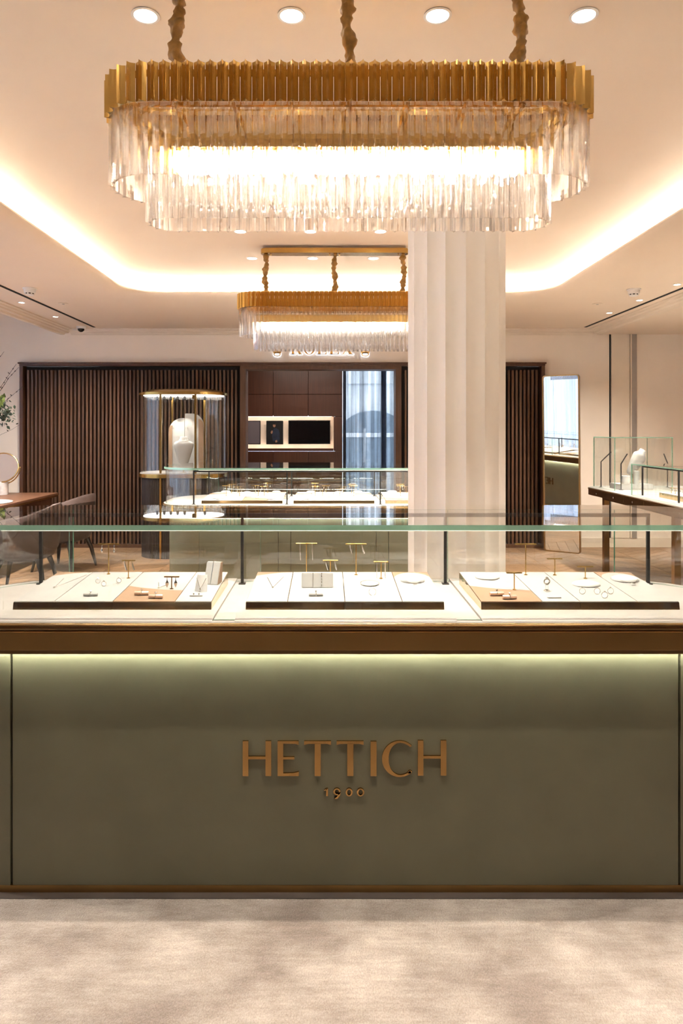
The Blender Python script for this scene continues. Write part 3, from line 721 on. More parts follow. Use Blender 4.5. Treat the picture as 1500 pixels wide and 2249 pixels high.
tn = ['brass sided jewellery tray holding roll rings and an upright wedge block', 'brass sided jewellery tray with bracelet block in the middle of the front counter', 'brass sided jewellery tray holding four solitaire rings']
for i in range(3):
    deck_pad(TX[i], c1y0 + .02, c1y1 - c1y0 - .06, 'low raised cream leather pad ' + dn[i])
    tray(TX[i], TD0, LAY[i], tn[i])
T2X = [-.70, .05, .80]; T2D = 5.615
fn = ['below the oval vitrine', 'in the middle of its row', 'partly hidden by the column']
for i in range(3):
    deck_pad(T2X[i], c2y0 + .03, .46, 'raised cream leather pad on the far counter, front row, ' + fn[i])
    tray(T2X[i], T2D - .045, LAY[i], 'brass jewellery tray on the far counter, front row, ' + fn[i])
    deck_pad(T2X[i], c2y1 - .03, .46, 'raised cream leather pad on the far counter, rear row, ' + fn[i], s=-1)
    tray(T2X[i], 2 * (c2y0 + c2y1) / 2 - T2D + .045, LAY[2 - i], 'brass jewellery tray on the far counter, rear row, ' + fn[i], s=-1)

# ---------------- jewellery
def tz(D): return DK + .0013 + TH0 + (TH1 - TH0) * (D - TD0) / (TD1 - TD0) + .0006
def on_tray(px, py):
    D = 2.4
    for _ in range(20): D = (EYE - tz(D)) * F / (py - VY)
    return X(px, D), D, tz(D)
def earring(kind, t, x, z):
    g = MB()
    if kind == 'drop': g.tube([(x, 0, z), (x, -.003, z - .012)], .0012, 6).lathe([(.0005, 0), (.003, .004), (.0042, .010), (.002, .016), (.0005, .018)], 8, (x, -.003, z - .032))
    elif kind == 'long': g.tube([(x, -.003, z + .002), (x, -.005, z - .025), (x + .002, -.003, z - .062)], [.0014, .0024, .001], 6)
    elif kind == 'leaf': g.loft([[(x + r * math.cos(a * PI / 4), -.002 + .35 * r * math.sin(a * PI / 4), z - h) for a in range(8)] for r, h in ((.0008, 0), (.0012, .010), (.0055, .018), (.0062, .024), (.0008, .036))])
    elif kind == 'rod': g.tube([(x, -.003, z), (x, -.003, z - .058)], .0016, 6)
    elif kind == 'baguette': g.tube([(x, -.002, z), (x + .003, -.004, z - .014), (x + .009, -.005, z - .034)], [.0012, .0030, .0032], 4)
    g.build('earring', 'silver', t, smooth=50)
def t_stand(pos, h, half, label, ears=None, mt='brass', tilt=0.0, xs=(-.6, .55)):
    t = thing('earring_stand', label, 'earring stand', pos, tilt)
    MB().lathe([(.0065, 0), (.0065, .002), (.002, .003)], 14).build('base', mt, t)
    MB().tube([(0, 0, .002), (0, 0, h)], .0021, 8).build('stem', mt, t, smooth=50)
    MB().box(-half, half, -.0022, .0022, h, h + .0045).build('bar', mt, t, bevel=.0005, seg=1)
    MB().box(-half, half, .004, .0065, h + .001, h + .004).build('back_bar', mt, t)
    for k, x in enumerate(xs):
        if ears: earring(ears, t, x * half, h + .001)
    return t
def ring(pos, label, r=.0085, rz=0.0, roll=None, group=None):
    t = thing('ring', label, 'ring', pos, rz, group)
    MB().tube([(r * math.cos(a / 20 * 2 * PI), 0, r * 1.02 + r * math.sin(a / 20 * 2 * PI)) for a in range(20)], .0011, 6, loop=True).build('band', 'silver', t, smooth=60)
    MB().lathe([(.0006, 0), (.0032, .0028), (.0032, .0038), (.0018, .005)], 8, (0, 0, 2 * r - .001)).build('stone', 'silver', t)
    return t
def roll_ring(pos, label, mt, half=.0235, rr=.0068, rz=0.06):
    t = thing('ring_roll', label, 'ring roll', pos, rz)
    e = MB().loft([[(x, r * math.cos(a / 16 * 2 * PI), rr + r * math.sin(a / 16 * 2 * PI)) for a in range(16)] for x, r in ((-half, rr * .9), (-half + .001, rr), (half - .001, rr), (half, rr * .9))])
    e.build('cushion', mt, t, smooth=40)
    MB().tube([(0, (rr + .0012) * math.cos(a / 20 * 2 * PI), rr + .0012 + (rr + .0004) * math.sin(a / 20 * 2 * PI)) for a in range(20)], .0012, 6, loop=True).build('ring_band', 'silver', t, smooth=60)
    MB().lathe([(.001, 0), (.0042, .003), (.0042, .005), (.002, .0065)], 8, (0, 0, 2 * rr + .002)).build('ring_stone', 'silver', t)
    return t
def chain(name, pts, label, pend=None, cat='necklace', r=.0007, beads=0):
    o = thing(name, label, cat, pts[0] if pend is None else pend); b0 = o.location
    P = [Vector(p) - Vector(b0) for p in pts]; Q = []
    for a, b in zip(P, P[1:]):
        for k in range(6): Q.append(a + (b - a) * k / 6)
    Q.append(P[-1]); Q = [(q.x, q.y, q.z + r) for q in Q]
    MB().tube(Q, r, 5).build('chain', 'silver', o)
    if pend is not None: MB().lathe([(.0015, 0), (.0042, .0015), (.0042, .0035), (.002, .005)], 8).build('pendant', 'silver', o)
    if beads:
        g = MB()
        for q in Q[::beads]: g.lathe([(.0006, -.0016), (.0018, 0), (.0006, .0016)], 6, q)
        g.build('stones', 'silver', o)
    return o
def T(px, py): return on_tray(px, py)
# tray with wedge block
t_stand(T(238.5, 1261), .113, .0405, 'tallest gold T-bar stand with drop earrings beside the trio of rings', 'drop')
t_stand(T(282, 1270), .064, .0245, 'short gold T-bar stand with pearl drops beside the trio of rings', 'baguette')
t_stand(T(377, 1293), .040, .0265, 'low dark T-bar stand with two leaf shaped earrings', 'leaf', 'bronze_dark')
chain('pendant_necklace', [T(140, 1271), T(119, 1291), T(190, 1263)], 'fine pendant necklace on the narrow pad at the counter end', T(119, 1291.5))
chain('pendant_necklace', [T(348, 1279), T(349, 1291), T(366, 1285)], 'fine pendant necklace lying beside the leaf earrings', T(349, 1291.5))
for (a, b), l in zip(((215, 1281), (228, 1287.5), (261, 1280)), ('rear ring of the trio below the tall T-bar stand', 'front ring of the trio below the tall T-bar stand', 'ring of the trio closest to the low dark stand')):
    ring(T(a, b), 'small white gold solitaire ' + l)
roll_ring(T(199, 1309), 'solitaire ring on a short white roll at the tray edge', 'pad', .0235, .0052)
roll_ring(T(311, 1307), 'ring on pink satin roll, farther of two beside the leaf earrings', 'rose')
roll_ring(T(342, 1314), 'ring on pink satin roll, nearer of two beside the leaf earrings', 'rose')
p = T(440, 1300); t = thing('necklace_card', 'upright curved white card wearing a pendant necklace', 'necklace card', p, -.12)
MB().loft([[(x * s, .001 + .016 * (1 - (x / .022) ** 2) * 0 + yy + .02 * h / .055, h) for x, yy in ((-.022, .004), (-.012, 0), (0, -.002), (.012, 0), (.022, .004), (.022, .006), (0, .001), (-.022, .006))] for s, h in ((1, 0), (.95, .028), (.82, .055))]).build('card', 'bust', t, smooth=40)
MB().tube([(-.017, .013, .046), (-.006, .004, .022), (0, -.001, .013), (.006, .004, .022), (.017, .013, .046)], .0010, 6).build('chain', 'silver', t)
MB().lathe([(.001, 0), (.0035, .003), (.0035, .006), (.001, .010)], 8, (0, -.003, .004)).build('pendant', 'silver', t)
p = T(431, 1309); t = thing('earring_slab', 'tiny white slab with two stud earrings before the necklace card', 'earring slab', p)
MB().box(-.022, .022, -.006, .006, 0, .004).build('slab', 'bust', t, bevel=.001)
for x in (-.009, .009): MB().lathe([(.001, 0), (.003, .002), (.002, .005)], 8, (x, 0, .004)).build('stud', 'silver', t)
p = T(462, 1284); t = thing('wedge_block', 'upright white wedge block with tan side carrying a chain bracelet', 'display block', p, -.18)
MB().prism_x([(0, 0), (.045, 0), (.05, .075), (.035, .075)], -.026, .026).build('block', 'pad', t, bevel=.0015)
MB().prism_x([(.001, .001), (.046, .001), (.051, .074), (.036, .074)], .0262, .0285).build('side_panel', 'tan', t)
MB().tube([(.0, -.0015 + .035 * k / 8, .002 + .074 * k / 8) for k in range(9)] + [(0, .043, .079), (0, .053, .074)], .0012, 6).build('bracelet', 'silver', t)
# middle tray
chain('pendant_necklace', [T(587, 1268), T(599, 1291), T(623, 1267)], 'fine pendant necklace on the tan topped pad of the middle tray', T(599, 1291.5))
t_stand(T(673, 1261), .115, .0405, 'tall gold T-bar stand with long earrings behind the bracelet block', 'long')
t_stand(T(725.5, 1264), .055, .0285, 'short gold T-bar stand just behind the bracelet block', 'baguette')
t_stand(T(782, 1262.5), .115, .0395, 'tall gold T-bar stand with baguette earrings above the oval bracelet', 'baguette')
t_stand(T(837, 1270.5), .060, .0275, 'short gold T-bar stand with rod earrings by the necklace dish', 'rod')
p = T(697, 1291); t = thing('bracelet_block', 'low upright cream block wearing two chain bracelets', 'display block', p)
MB().prism_x([(0, 0), (.03, 0), (.022, .052), (.008, .052)], -.056, .056).build('block', 'bust', t, bevel=.002)
for x, r in ((-.016, .0012), (.015, .002)): MB().tube([(x, -.001 + .008 * k / 10, .002 + .052 * k / 10) for k in range(11)], [r * (1 if k % 2 else .6) for k in range(11)], 6).build('bracelet', 'silver', t)
roll_ring(T(694, 1309), 'ring with tall stone on a short white roll in the middle tray', 'pad', .024, .0052)
x0, y0, z0 = T(812, 1283); t = thing('tennis_bracelet', 'oval diamond bracelet lying open on the middle tray', 'bracelet', (x0, y0, z0))
lpz = [(.033 * math.cos(a / 36 * 2 * PI), .030 * math.sin(a / 36 * 2 * PI), .0045 + .003 * math.sin(a / 36 * 2 * PI)) for a in range(36)]
MB().tube(lpz, .0011, 6, loop=True).build('band', 'silver', t)
g = MB()
for q in lpz[::2]: g.lathe([(.0006, -.0018), (.0026, 0), (.0006, .0018)], 6, q)
g.build('stones', 'silver', t)
MB().lathe([(.03, 0), (.032, .001), (.028, .003), (.0, .003)], 24).build('cushion', 'pad', t)
ring(T(818, 1308), 'large upright ring in front of the oval bracelet', .0125)
def dish(px, py, label, w=.055, d=.05, h=.014, neck=True):
    t = thing('necklace_dish', label, 'necklace dish', T(px, py))
    rings = []
    for k in range(6):
        u = k / 5; rings.append([(w * (1 - .42 * u ** 2) * math.cos(a / 24 * 2 * PI), d * (1 - .42 * u ** 2) * math.sin(a / 24 * 2 * PI), h * u ** .7) for a in range(24)])
    rings.append([(w * .5 * math.cos(a / 24 * 2 * PI), d * .5 * math.sin(a / 24 * 2 * PI), h * .9) for a in range(24)])
    MB().loft(rings).build('dish', 'bust', t, smooth=50)
    if neck:
        MB().tube([(-w * .92, .01, h * .4), (-w * .6, -d * .75, h * .35), (-w * .1, -d * 1.55, .001), (w * .05, -d * 1.6, .001), (w * .6, -d * .8, h * .35), (w * .92, .01, h * .4)], .0008, 6).build('chain', 'silver', t)
        MB().lathe([(.002, 0), (.006, .001), (.006, .003), (.003, .0045)], 10, (0, -d * 1.62, 0), 1.4, .8).build('pendant', 'silver', t)
    return t
dish(906, 1275, 'round white neck dish wearing a fine pendant necklace, middle tray', .045, .042, .016)
# tray with four rings
dish(1070, 1268, 'empty round white neck dish beside the pink satin rolls', .045, .04, .012, False)
dish(1287, 1284, 'broad low white mound behind the four solitaire rings', .05, .04, .012, False)
t_stand(T(1129.5, 1295), .057, .0275, 'gold T-bar stand standing just behind the two pink rolls', None)
t_stand(T(1154.5, 1262.5), .115, .0400, 'tall bare gold T-bar stand, tallest on the tray with four rings', None)
t_stand(T(1218.5, 1263), .060, .0285, 'medium bare gold T-bar stand behind the clear ring holder', None)
t_stand(T(1285.5, 1270.5), .042, .0300, 'small bare gold T-bar stand behind the white mound', None)
roll_ring(T(1091, 1308), 'ring on pink satin roll, farther of two on the tan pad by the column', 'rose')
roll_ring(T(1119, 1315.5), 'ring on pink satin roll, nearer of two on the tan pad by the column', 'rose')
p = T(1201, 1298); t = thing('ring_holder', 'clear post holder carrying a chunky ring', 'ring holder', p)
MB().lathe([(.011, 0), (.011, .003), (.006, .005)], 16).build('foot', 'silver', t, smooth=40)
MB().lathe([(.005, .005), (.005, .026), (.003, .028)], 12).build('post', 'crystal', t, smooth=40)
MB().tube([(.0095 * math.cos(a / 20 * 2 * PI), 0, .033 + .0095 * math.sin(a / 20 * 2 * PI)) for a in range(20)], .0026, 8, loop=True).build('ring_band', 'silver', t, smooth=60)
MB().lathe([(.001, 0), (.006, .004), (.006, .006), (.003, .009)], 8, (0, 0, .040)).build('ring_stone', 'silver', t)
p = T(1217, 1313); o = MB().box(-.023, .023, -.006, .006, 0, .004).build('blank_slab', 'bust', bevel=.001); o.location = p; tag(o, 'tiny blank white slab before the clear ring holder', 'display slab')
for (a, b), l in zip(((1279, 1305), (1311.5, 1305), (1341, 1304.5), (1328, 1314)), ('first solitaire ring of four, closest to the clear ring holder', 'middle solitaire ring in the back line of the four', 'solitaire ring of four closest to the bar necklace dish', 'single front solitaire ring of the four rings')):
    ring(T(a, b), l, .0105)
dish(1372, 1273, 'white neck dish wearing a bar pendant necklace at the tray edge', .048, .045, .014)

# far counter: small repeats
far_st = t_stand((T2X[0] - .18, T2D + .18, DK + .055), .075, .035, 'tiny gold T-bar earring stand inside the far counter', 'drop'); tag(far_st, group='far earring stands')
far_dish = dish(812, 1283, 'small white necklace dish inside the far counter', .05, .045, .016); tag(far_dish, group='far necklace dishes')
far_dish.location = (T2X[1] - .08, T2D + .10, DK + .053)
far_ring = ring((0, 0, 0), 'tiny ring standing on a tray in the far counter', .011, group='far rings')
far_ring.location = (T2X[0] - .10, T2D + .03, DK + .047)
rr = random.Random(5)
def fz(dy): return DK + .0013 + TH0 + (TH1 - TH0) * max(0, dy + .045) / .378 + .001
first = {'s': 1, 'd': 1, 'r': 1}
lay2 = [(-.17, .20, 's', 1.1), (-.06, .18, 's', .8), (.10, .20, 's', .7), (.17, .23, 's', 1.0), (-.22, .05, 'd', .8), (.22, .05, 'd', .9), (-.04, .08, 'r', 1.2), (.03, .16, 'd', .7), (-.10, .02, 'r', 1), (.12, .03, 'r', 1.1)]
for i in range(3):
    for row in (0, 1):
        for (dx, dy, k, s) in lay2:
            if row and k == 'r': continue
            dx2, dy2 = dx * (1 if i != 1 else -1) + rr.uniform(-.015, .015), dy + rr.uniform(-.01, .01)
            x = T2X[i] + (dx2 if not row else -dx2)
            y = T2D + dy2 if not row else (c2y0 + c2y1) - T2D - dy2
            src = {'s': far_st, 'd': far_dish, 'r': far_ring}[k]
            kk = {'s': 'gold T-bar earring stand', 'd': 'white necklace dish', 'r': 'upright ring'}[k]
            ad = {'s': {1.1: 'tallest', 1.0: 'second tallest', .8: 'lower', .7: 'shortest'}, 'd': {.8: 'mid-sized', .9: 'largest', .7: 'smallest'}, 'r': {1.2: 'largest', 1: 'smallest', 1.1: 'mid-sized'}}[k][s]
            lb = ad + ' ' + kk + f" in far counter, {'rear' if row else 'front'} row tray " + ('below the oval vitrine', 'in its middle', 'by the column')[i]
            gp = kk + 's in the far counter'
            if first[k]:
                first[k] = 0; src.location = (x, y, fz(dy2)); src.scale = (1, 1, s); tag(src, lb, None, gp); continue
            copy_tree(src, (x, y, fz(dy2)), lb, gp, rz=0 if not row else PI, scale=(s if k != 's' else 1, s if k != 's' else 1, s))

# ================================================================== CHANDELIERS
def triedro(wd, dp_, n=4):
    # concave three pointed section: ridge towards +y (outwards), two tips at the back
    A = [(0, dp_), (-wd / 2, 0), (wd / 2, 0)]; G = (0, dp_ * .30); out = []
    for k in range(3):
        a, b = A[k], A[(k + 1) % 3]; 
        for i in range(n):
            u = i / n; x, y = a[0] + (b[0] - a[0]) * u, a[1] + (b[1] - a[1]) * u
            s = 4 * u * (1 - u) * .36
            out.append((x + (G[0] - x) * s, y + (G[1] - y) * s))
    return out
def stad(hl, w_, n):
    # n points evenly along a stadium outline: position + outward angle
    st = hl - w_; per = 4 * st + 2 * PI * w_; out = []
    for k in range(n):
        s = per * (k + .5) / n
        if s < 2 * st: out.append((-st + s, -w_, -PI / 2)); continue
        s -= 2 * st
        if s < PI * w_: a = -PI / 2 + s / w_; out.append((st + w_ * math.cos(a), w_ * math.sin(a), a)); continue
        s -= PI * w_
        if s < 2 * st: out.append((st - s, w_, PI / 2)); continue
        s -= 2 * st; a = PI / 2 + s / w_; out.append((-st + w_ * math.cos(a), w_ * math.sin(a), a))
    return out
def chandelier(label, loc):
    t = thing('chandelier', label, 'chandelier', loc)      # z = 0 is the ceiling
    gt, gb, ob, it, ib = -.373, -.492, -.711, -.60, -.824
    blade = MB().prism(triedro(.0345, .021), gb, gt).mesh('blade', 'brass')
    cr1 = MB().prism(triedro(.033, .021), ob, gb + .012).mesh('crystal_rod', 'crystal')
    cr2 = MB().prism(triedro(.031, .019), ib, it).mesh('crystal_rod', 'crystal')
    for x, y, a in stad(.772, .150, 96):
        link('brass_blade', blade, t, (x, y, 0), (0, 0, a - PI / 2))
        link('crystal_rod', cr1, t, (x - .012 * math.cos(a), y - .012 * math.sin(a), 0), (0, 0, a - PI / 2))
    for x, y, a in stad(.645, .068, 82): link('crystal_rod', cr2, t, (x, y, 0), (0, 0, a - PI / 2))
    def band(hl, w_, th, z0, z1, nm, mt):
        o = rrect(-hl, hl, -w_, w_, w_ - 1e-4, 14); i = rrect(-hl + th, hl - th, -w_ + th, w_ - th, w_ - th - 1e-4, 14)
        MB().loft([[(x, y, z0) for x, y in o], [(x, y, z1) for x, y in o], [(x, y, z1) for x, y in i], [(x, y, z0) for x, y in i]], loop=True).build(nm, mt, t, smooth=30)
    band(.755, .134, .006, -.405, -.385, 'frame_ring', 'gold'); band(.728, .112, .006, -.488, -.474, 'frame_ring', 'gold')
    MB().prism(rrect(-.632, .632, -.055, .055, .0545, 12), -.5505, -.5455).build('light_block_plate', 'gold', t, smooth=30)  # added plate, stops the bulbs from lighting the ceiling directly
    band(.640, .062, .005, -.605, -.545, 'lower_band', 'gold')
    for k in range(7):
        x = -.54 + .18 * k
        MB().box(x - .006, x + .006, -.132, .132, -.490, -.482).box(x - .004, x + .004, -.004, .004, -.56, -.405).box(x - .005, x + .005, -.06, .06, -.560, -.552).build('cross_bar', 'gold', t)
    bulb = MB().lathe([(.004, -.655), (.010, -.652), (.012, -.643), (.012, -.60), (.010, -.588), (.007, -.58)], 8).mesh('bulb', 'bulb')
    sock = MB().lathe([(.008, -.582), (.010, -.58), (.010, -.560), (.006, -.558)], 8).mesh('socket', 'gold')
    for k in range(12):
        for y in (-.03, .03):
            x = -.55 + 1.1 * k / 11; s = link('socket', sock, t, (x, y, 0)); link('bulb', bulb, s)
    for k in range(6):
        ld = bpy.data.lights.new('chandelier_lamp', 'POINT'); ld.energy = 8.0; ld.color = (1, .92, .80); ld.shadow_soft_size = .012
        lo = bpy.data.objects.new('chandelier_lamp', ld); C.objects.link(lo); lo.parent = t; lo.location = (-.5 + .2 * k, 0, -.63)
    MB().prism(rrect(-.60, .60, -.055, .055, .054, 10), -.042, -.001).build('ceiling_plate', 'brass', t, smooth=30, bevel=.003)
    for k, x in enumerate((-.561, 0, .561)):
        rr_ = random.Random(k + 3); P, Rr = [], []
        n = 48
        for i in range(n + 1):
            u = i / n; P.append((x + .006 * math.sin(u * 9 + k * 2), .005 * math.cos(u * 7 + k), -.042 - .36 * u)); Rr.append((.0185 + .0045 * math.sin(u * 23 + 3 * k) + .003 * math.sin(u * 61 + k) + rr_.uniform(-.002, .002)) * (1 if .04 < u < .95 else .7))
        g = MB(); rings = []
        for i, (p, r) in enumerate(zip(P, Rr)):
            rings.append([(p[0] + r * (1 + .2 * math.cos(3 * a + i * .55)) * math.cos(a), p[1] + r * (1 + .2 * math.cos(3 * a + i * .55)) * math.sin(a), p[2]) for a in [2 * PI * j / 18 for j in range(18)]])
        g.loft(rings).build('fabric_cord', 'fabric_gold', t, smooth=70)
        MB().tube([(x, 0, -.40), (x, 0, -.490)], .005, 6).build('hook', 'gold', t)
    for x in (-.52, -.04, .04, .52): MB().lathe([(.004, -.052), (.006, -.046), (.004, -.042)], 8, (x, 0, 0)).build('screw', 'gold', t)
    return t
chandelier('oval gold and crystal chandelier above the lettered counter', (.068, 2.24, TOP))
chandelier('farther oval gold and crystal chandelier partly hidden by the column', (.055, 5.56, TOP - .0215))

# ================================================================== CEILING FITTINGS
def downlight(x, y, z, label, group, p, r=.041, spot=62):
    t = thing('downlight', label, 'downlight', (x, y, z), 0, group)
    MB().loft([[(rr_ * math.cos(a / 28 * 2 * PI), rr_ * math.sin(a / 28 * 2 * PI), zz) for a in range(28)] for rr_, zz in ((r, .0), (r + .009, -.001), (r + .010, -.004), (r, -.005))], loop=True).build('trim_ring', 'white', t, smooth=40)
    MB().lathe([(r * .98, -.003), (r * .98, -.0015), (r * .9, -.001)], 24).build('lens', 'lamp_face', t)
    ld = bpy.data.lights.new('downlight_lamp', 'SPOT'); ld.energy = p; ld.color = WARM; ld.spot_size = math.radians(spot); ld.spot_blend = .9 if spot > 100 else .55; ld.shadow_soft_size = .03
    lo = bpy.data.objects.new('downlight_lamp', ld); C.objects.link(lo); lo.parent = t; lo.location = (0, 0, -.012)
S_ = .527; DX = [-.668, -.141, .386, .913]; wd_ = ['first', 'second', 'third', 'fourth']
for yy, nm in ((1.66, 'row above the viewer'), (2.463, 'row beside the near chandelier'), (5.13, 'row before the far chandelier plate'), (5.93, 'row behind the far chandelier plate')):
    for k in range(4): downlight(DX[k] + .01, yy, TOP, f'round ceiling downlight, {wd_[k]} from the window side, {nm}', 'recessed ceiling downlights', P_DOWN * (.26 if yy < 2 else .52 if yy < 3 else 1.2))
for k, yy in enumerate((7.77, 6.91, 6.05, 4.4, 2.6)): downlight(-3.1, yy, SOF, f'small soffit downlight on the window side, {(wd_ + ["fifth"])[k]} from the back wall', 'soffit downlights', P_DOWN * (.75 if yy > 7 else 1.0 if yy > 6.5 else 1.7), .027, 130)
for k, yy in enumerate((7.52, 6.79, 6.06, 4.6, 2.8)): downlight(3.1, yy, SOF, f'small soffit downlight over the display table side, {(wd_ + ["fifth"])[k]} from the back wall', 'soffit downlights', P_DOWN * (.75 if yy > 7 else 1.0 if yy > 6.5 else 1.7), .027, 130)
def detector(x, y, label):
    t = thing('smoke_detector', label, 'smoke detector', (x, y, SOF))
    MB().lathe([(.062, 0), (.062, -.008), (.055, -.010)], 28).build('mount', 'white', t, smooth=40)
    MB().lathe([(.052, -.010), (.050, -.040), (.044, -.046)], 28).build('body', 'white', t, smooth=40)
    MB().lathe([(.040, -.046), (.040, -.056)], 24).build('sensor_gap', 'black', t)
    for k in range(8): MB().box(.036, .043, -.006, .006, -.056, -.046).build('rib', 'white', t).rotation_euler = (0, 0, k * PI / 4)
    MB().lathe([(.042, -.056), (.036, -.063), (.0, -.064)], 24).build('cap', 'white', t, smooth=40)
detector(-2.72, 6.23, 'white smoke detector on the soffit on the window side'); detector(2.81, 6.27, 'white smoke detector on the soffit over the display table')
for x, y, l in ((-2.70, 6.97, 'flat round sprinkler cover on the window side soffit'), (2.76, 6.99, 'flat round sprinkler cover on the soffit by the display table')):
    t = thing('sprinkler_cover', l, 'sprinkler cover', (x, y, SOF)); MB().lathe([(.048, 0), (.05, -.003), (.044, -.006), (0, -.006)], 28).build('plate', 'trim', t, smooth=40); MB().lathe([(.012, -.006), (.012, -.009)], 12).build('tip', 'grey_trim', t)
t = thing('dome_camera', 'small white ceiling security camera with black dome', 'camera', (-3.08, 8.52, SOF))
MB().lathe([(.058, 0), (.058, -.02), (.05, -.028)], 24).build('housing', 'white', t, smooth=40); MB().lathe([(.042, -.028), (.038, -.048), (.022, -.064), (0, -.07)], 20).build('dome', 'screen_off', t, smooth=60)

# ================================================================== OVAL VITRINE
vx, vy = X(403, 8.25), 8.28
v = thing('oval_vitrine', 'tall oval glass vitrine with brass posts on a dark reeded base', 'vitrine', (vx, vy, 0)); hw, hd = .53, .34
VD = Z(1040, 7.95); VT = Z(866, 7.95); VTT = Z(853, 7.95)
def vr(o, r=None, n=14): return rrect(-hw + o, hw - o, -hd + o, hd - o, max(.03, hd - .02 - o), n)
rb = []
lp0 = vr(.03, n=40)
for a, b in zip(lp0, lp0[1:] + lp0[:1]):
    L_ = math.hypot(b[0] - a[0], b[1] - a[1]); n = max(1, int(L_ / .012))
    for k in range(n): rb.append((a[0] + (b[0] - a[0]) * k / n, a[1] + (b[1] - a[1]) * k / n))
rb2 = [(x * (1 - .012 * (i % 2)), y * (1 - .018 * (i % 2))) for i, (x, y) in enumerate(rb)]
MB().prism(rb2, 0.001, VD - .06).build('reeded_base', 'reed', v)
MB().prism(vr(0), VD - .055, VD - .012).build('deck_rim', 'brass', v, smooth=30, bevel=.004)
MB().prism(vr(.012), VD - .012, VD).build('deck', 'cream', v, smooth=30)
MB().prism(vr(0), VT, VT + .03).build('lid_rim', 'brass', v, smooth=30, bevel=.004)
MB().loft([[(x, y, VT + .03) for x, y in vr(.02)], [(x * .8, y * .8, VTT) for x, y in vr(.04)]]).build('lid_cap', 'brass', v, smooth=30)
MB().prism(vr(.05), VT - .004, VT).build('light_panel', 'soft_led', v)
vg = vr(.015)
gl = MB().loft([[(x, y, VD), (x * .985, y * .985, VD), (x * .985, y * .985, VT - .001), (x, y, VT - .001)] for x, y in vg], loop=True, cap=False).build('curved_glass', 'glass', v, smooth=30)
for x, y in ((X(354, 8.0) - vx, -hd + .03), (X(430.5, 8.0) - vx, -hd + .03), (X(379, 8.6) - vx, hd - .03), (X(449.5, 8.6) - vx, hd - .03)):
    MB().box(x - .011, x + .011, y - .011, y + .011, .002 if y < 0 else VD, VT).build('post', 'brass', v)
MB().box(X(423, 8) - vx, X(431, 8) - vx, -hd + .03, -hd + .10, VT - .05, VT - .006).build('lock_box', 'brass', v)
for px in (344, 359.5, 374, 389, 404.5, 449):
    if px in (374, 404.5):
        ld = bpy.data.lights.new('vitrine_spot', 'SPOT'); ld.energy = 7; ld.color = (1, .92, .82); ld.spot_size = 1.0; ld.spot_blend = .6; ld.shadow_soft_size = .012
        lo = bpy.data.objects.new('vitrine_spot', ld); C.objects.link(lo); lo.parent = v; lo.location = (X(px, 8.2) - vx, -.12, VT - .06); lo.rotation_euler = (.25, 0, 0)
    sp = MB().lathe([(.006, -.006), (.009, -.012), (.016, -.018), (.018, -.045), (.011, -.056)], 10, (X(px, 8.2) - vx, -.05, VT)).build('spot_head', 'black', v)
def bust(t, h, hw_, dpt, mt='bust', lean=.0, stem=0):
    rings = []
    for u, wv, dv in ((0, .16, .25), (.03, .32, .5), (.10, .50, .65), (.28, .68, .82), (.50, .86, .95), (.68, 1, 1), (.76, .99, .98), (.82, .82, .9), (.865, .50, .74), (.93, .38, .66), (.985, .37, .64), (1, .33, .58)):
        rings.append([(hw_ * wv * math.cos(a / 24 * 2 * PI), dpt * dv * math.sin(a / 24 * 2 * PI) + lean * u, stem + h * u) for a in range(24)])
    return MB().loft(rings).build('bust', mt, t, smooth=60)
bd = thing('arched_backdrop', 'white arched display backdrop with tan side strips in the vitrine', 'backdrop', (X(408, 8.3) - 0, 8.34, VD)); s = 8.3 / F
def archp(x0, x1, zt, r0, side):
    w_ = x1 - x0; q = [(math.sin(PI / 2 * i / 14), math.cos(PI / 2 * i / 14)) for i in range(15)]
    if side > 0: return [(x0, 0), (x1, 0)] + [(x1 - min(w_, r0) + min(w_, r0) * b, zt - r0 + r0 * a) for a, b in q] + ([(x0, zt)] if w_ > r0 else [])
    return [(x1, 0), (x0, 0)] + [(x0 + min(w_, r0) - min(w_, r0) * b, zt - r0 + r0 * a) for a, b in q] + ([(x1, zt)] if w_ > r0 else [])
MB().prism_y(archp(-39 * s, -4.3 * s, 118 * s, 30 * s, -1), .0, .02).build('arched_panel', 'pad', bd, smooth=30)
MB().prism_y(archp(-3.7 * s, 38 * s, 128 * s, 27 * s, 1), .002, .022).build('arched_panel', 'pad', bd, smooth=30)
MB().prism_y(archp(-39 * s, -31 * s, 102 * s, 12 * s, -1), -.012, -.001).build('side_strip', 'tan', bd)
MB().prism_y(archp(27 * s, 38 * s, 116 * s, 14 * s, 1), -.012, .001).build('side_strip', 'tan', bd)
nb = thing('necklace_bust', 'white necklace bust on a brass stem inside the oval vitrine', 'bust', (X(402.5, 8.15), 8.16, VD))
bust(nb, 63 * 8.15 / F, 22 * 8.15 / F, .04, stem=.085, lean=.02)
MB().lathe([(.035, 0), (.035, .004), (.005, .006), (.005, .10)], 14).build('stem', 'brass', nb, smooth=40)
wring = [(.068 * math.cos(a / 24 * 2 * PI), .045 * math.sin(a / 24 * 2 * PI) + .01, .085 + .30 + .018 * math.sin(a / 24 * 2 * PI)) for a in range(24)]
MB().tube(wring, .002, 6, loop=True).build('choker', 'silver', nb)

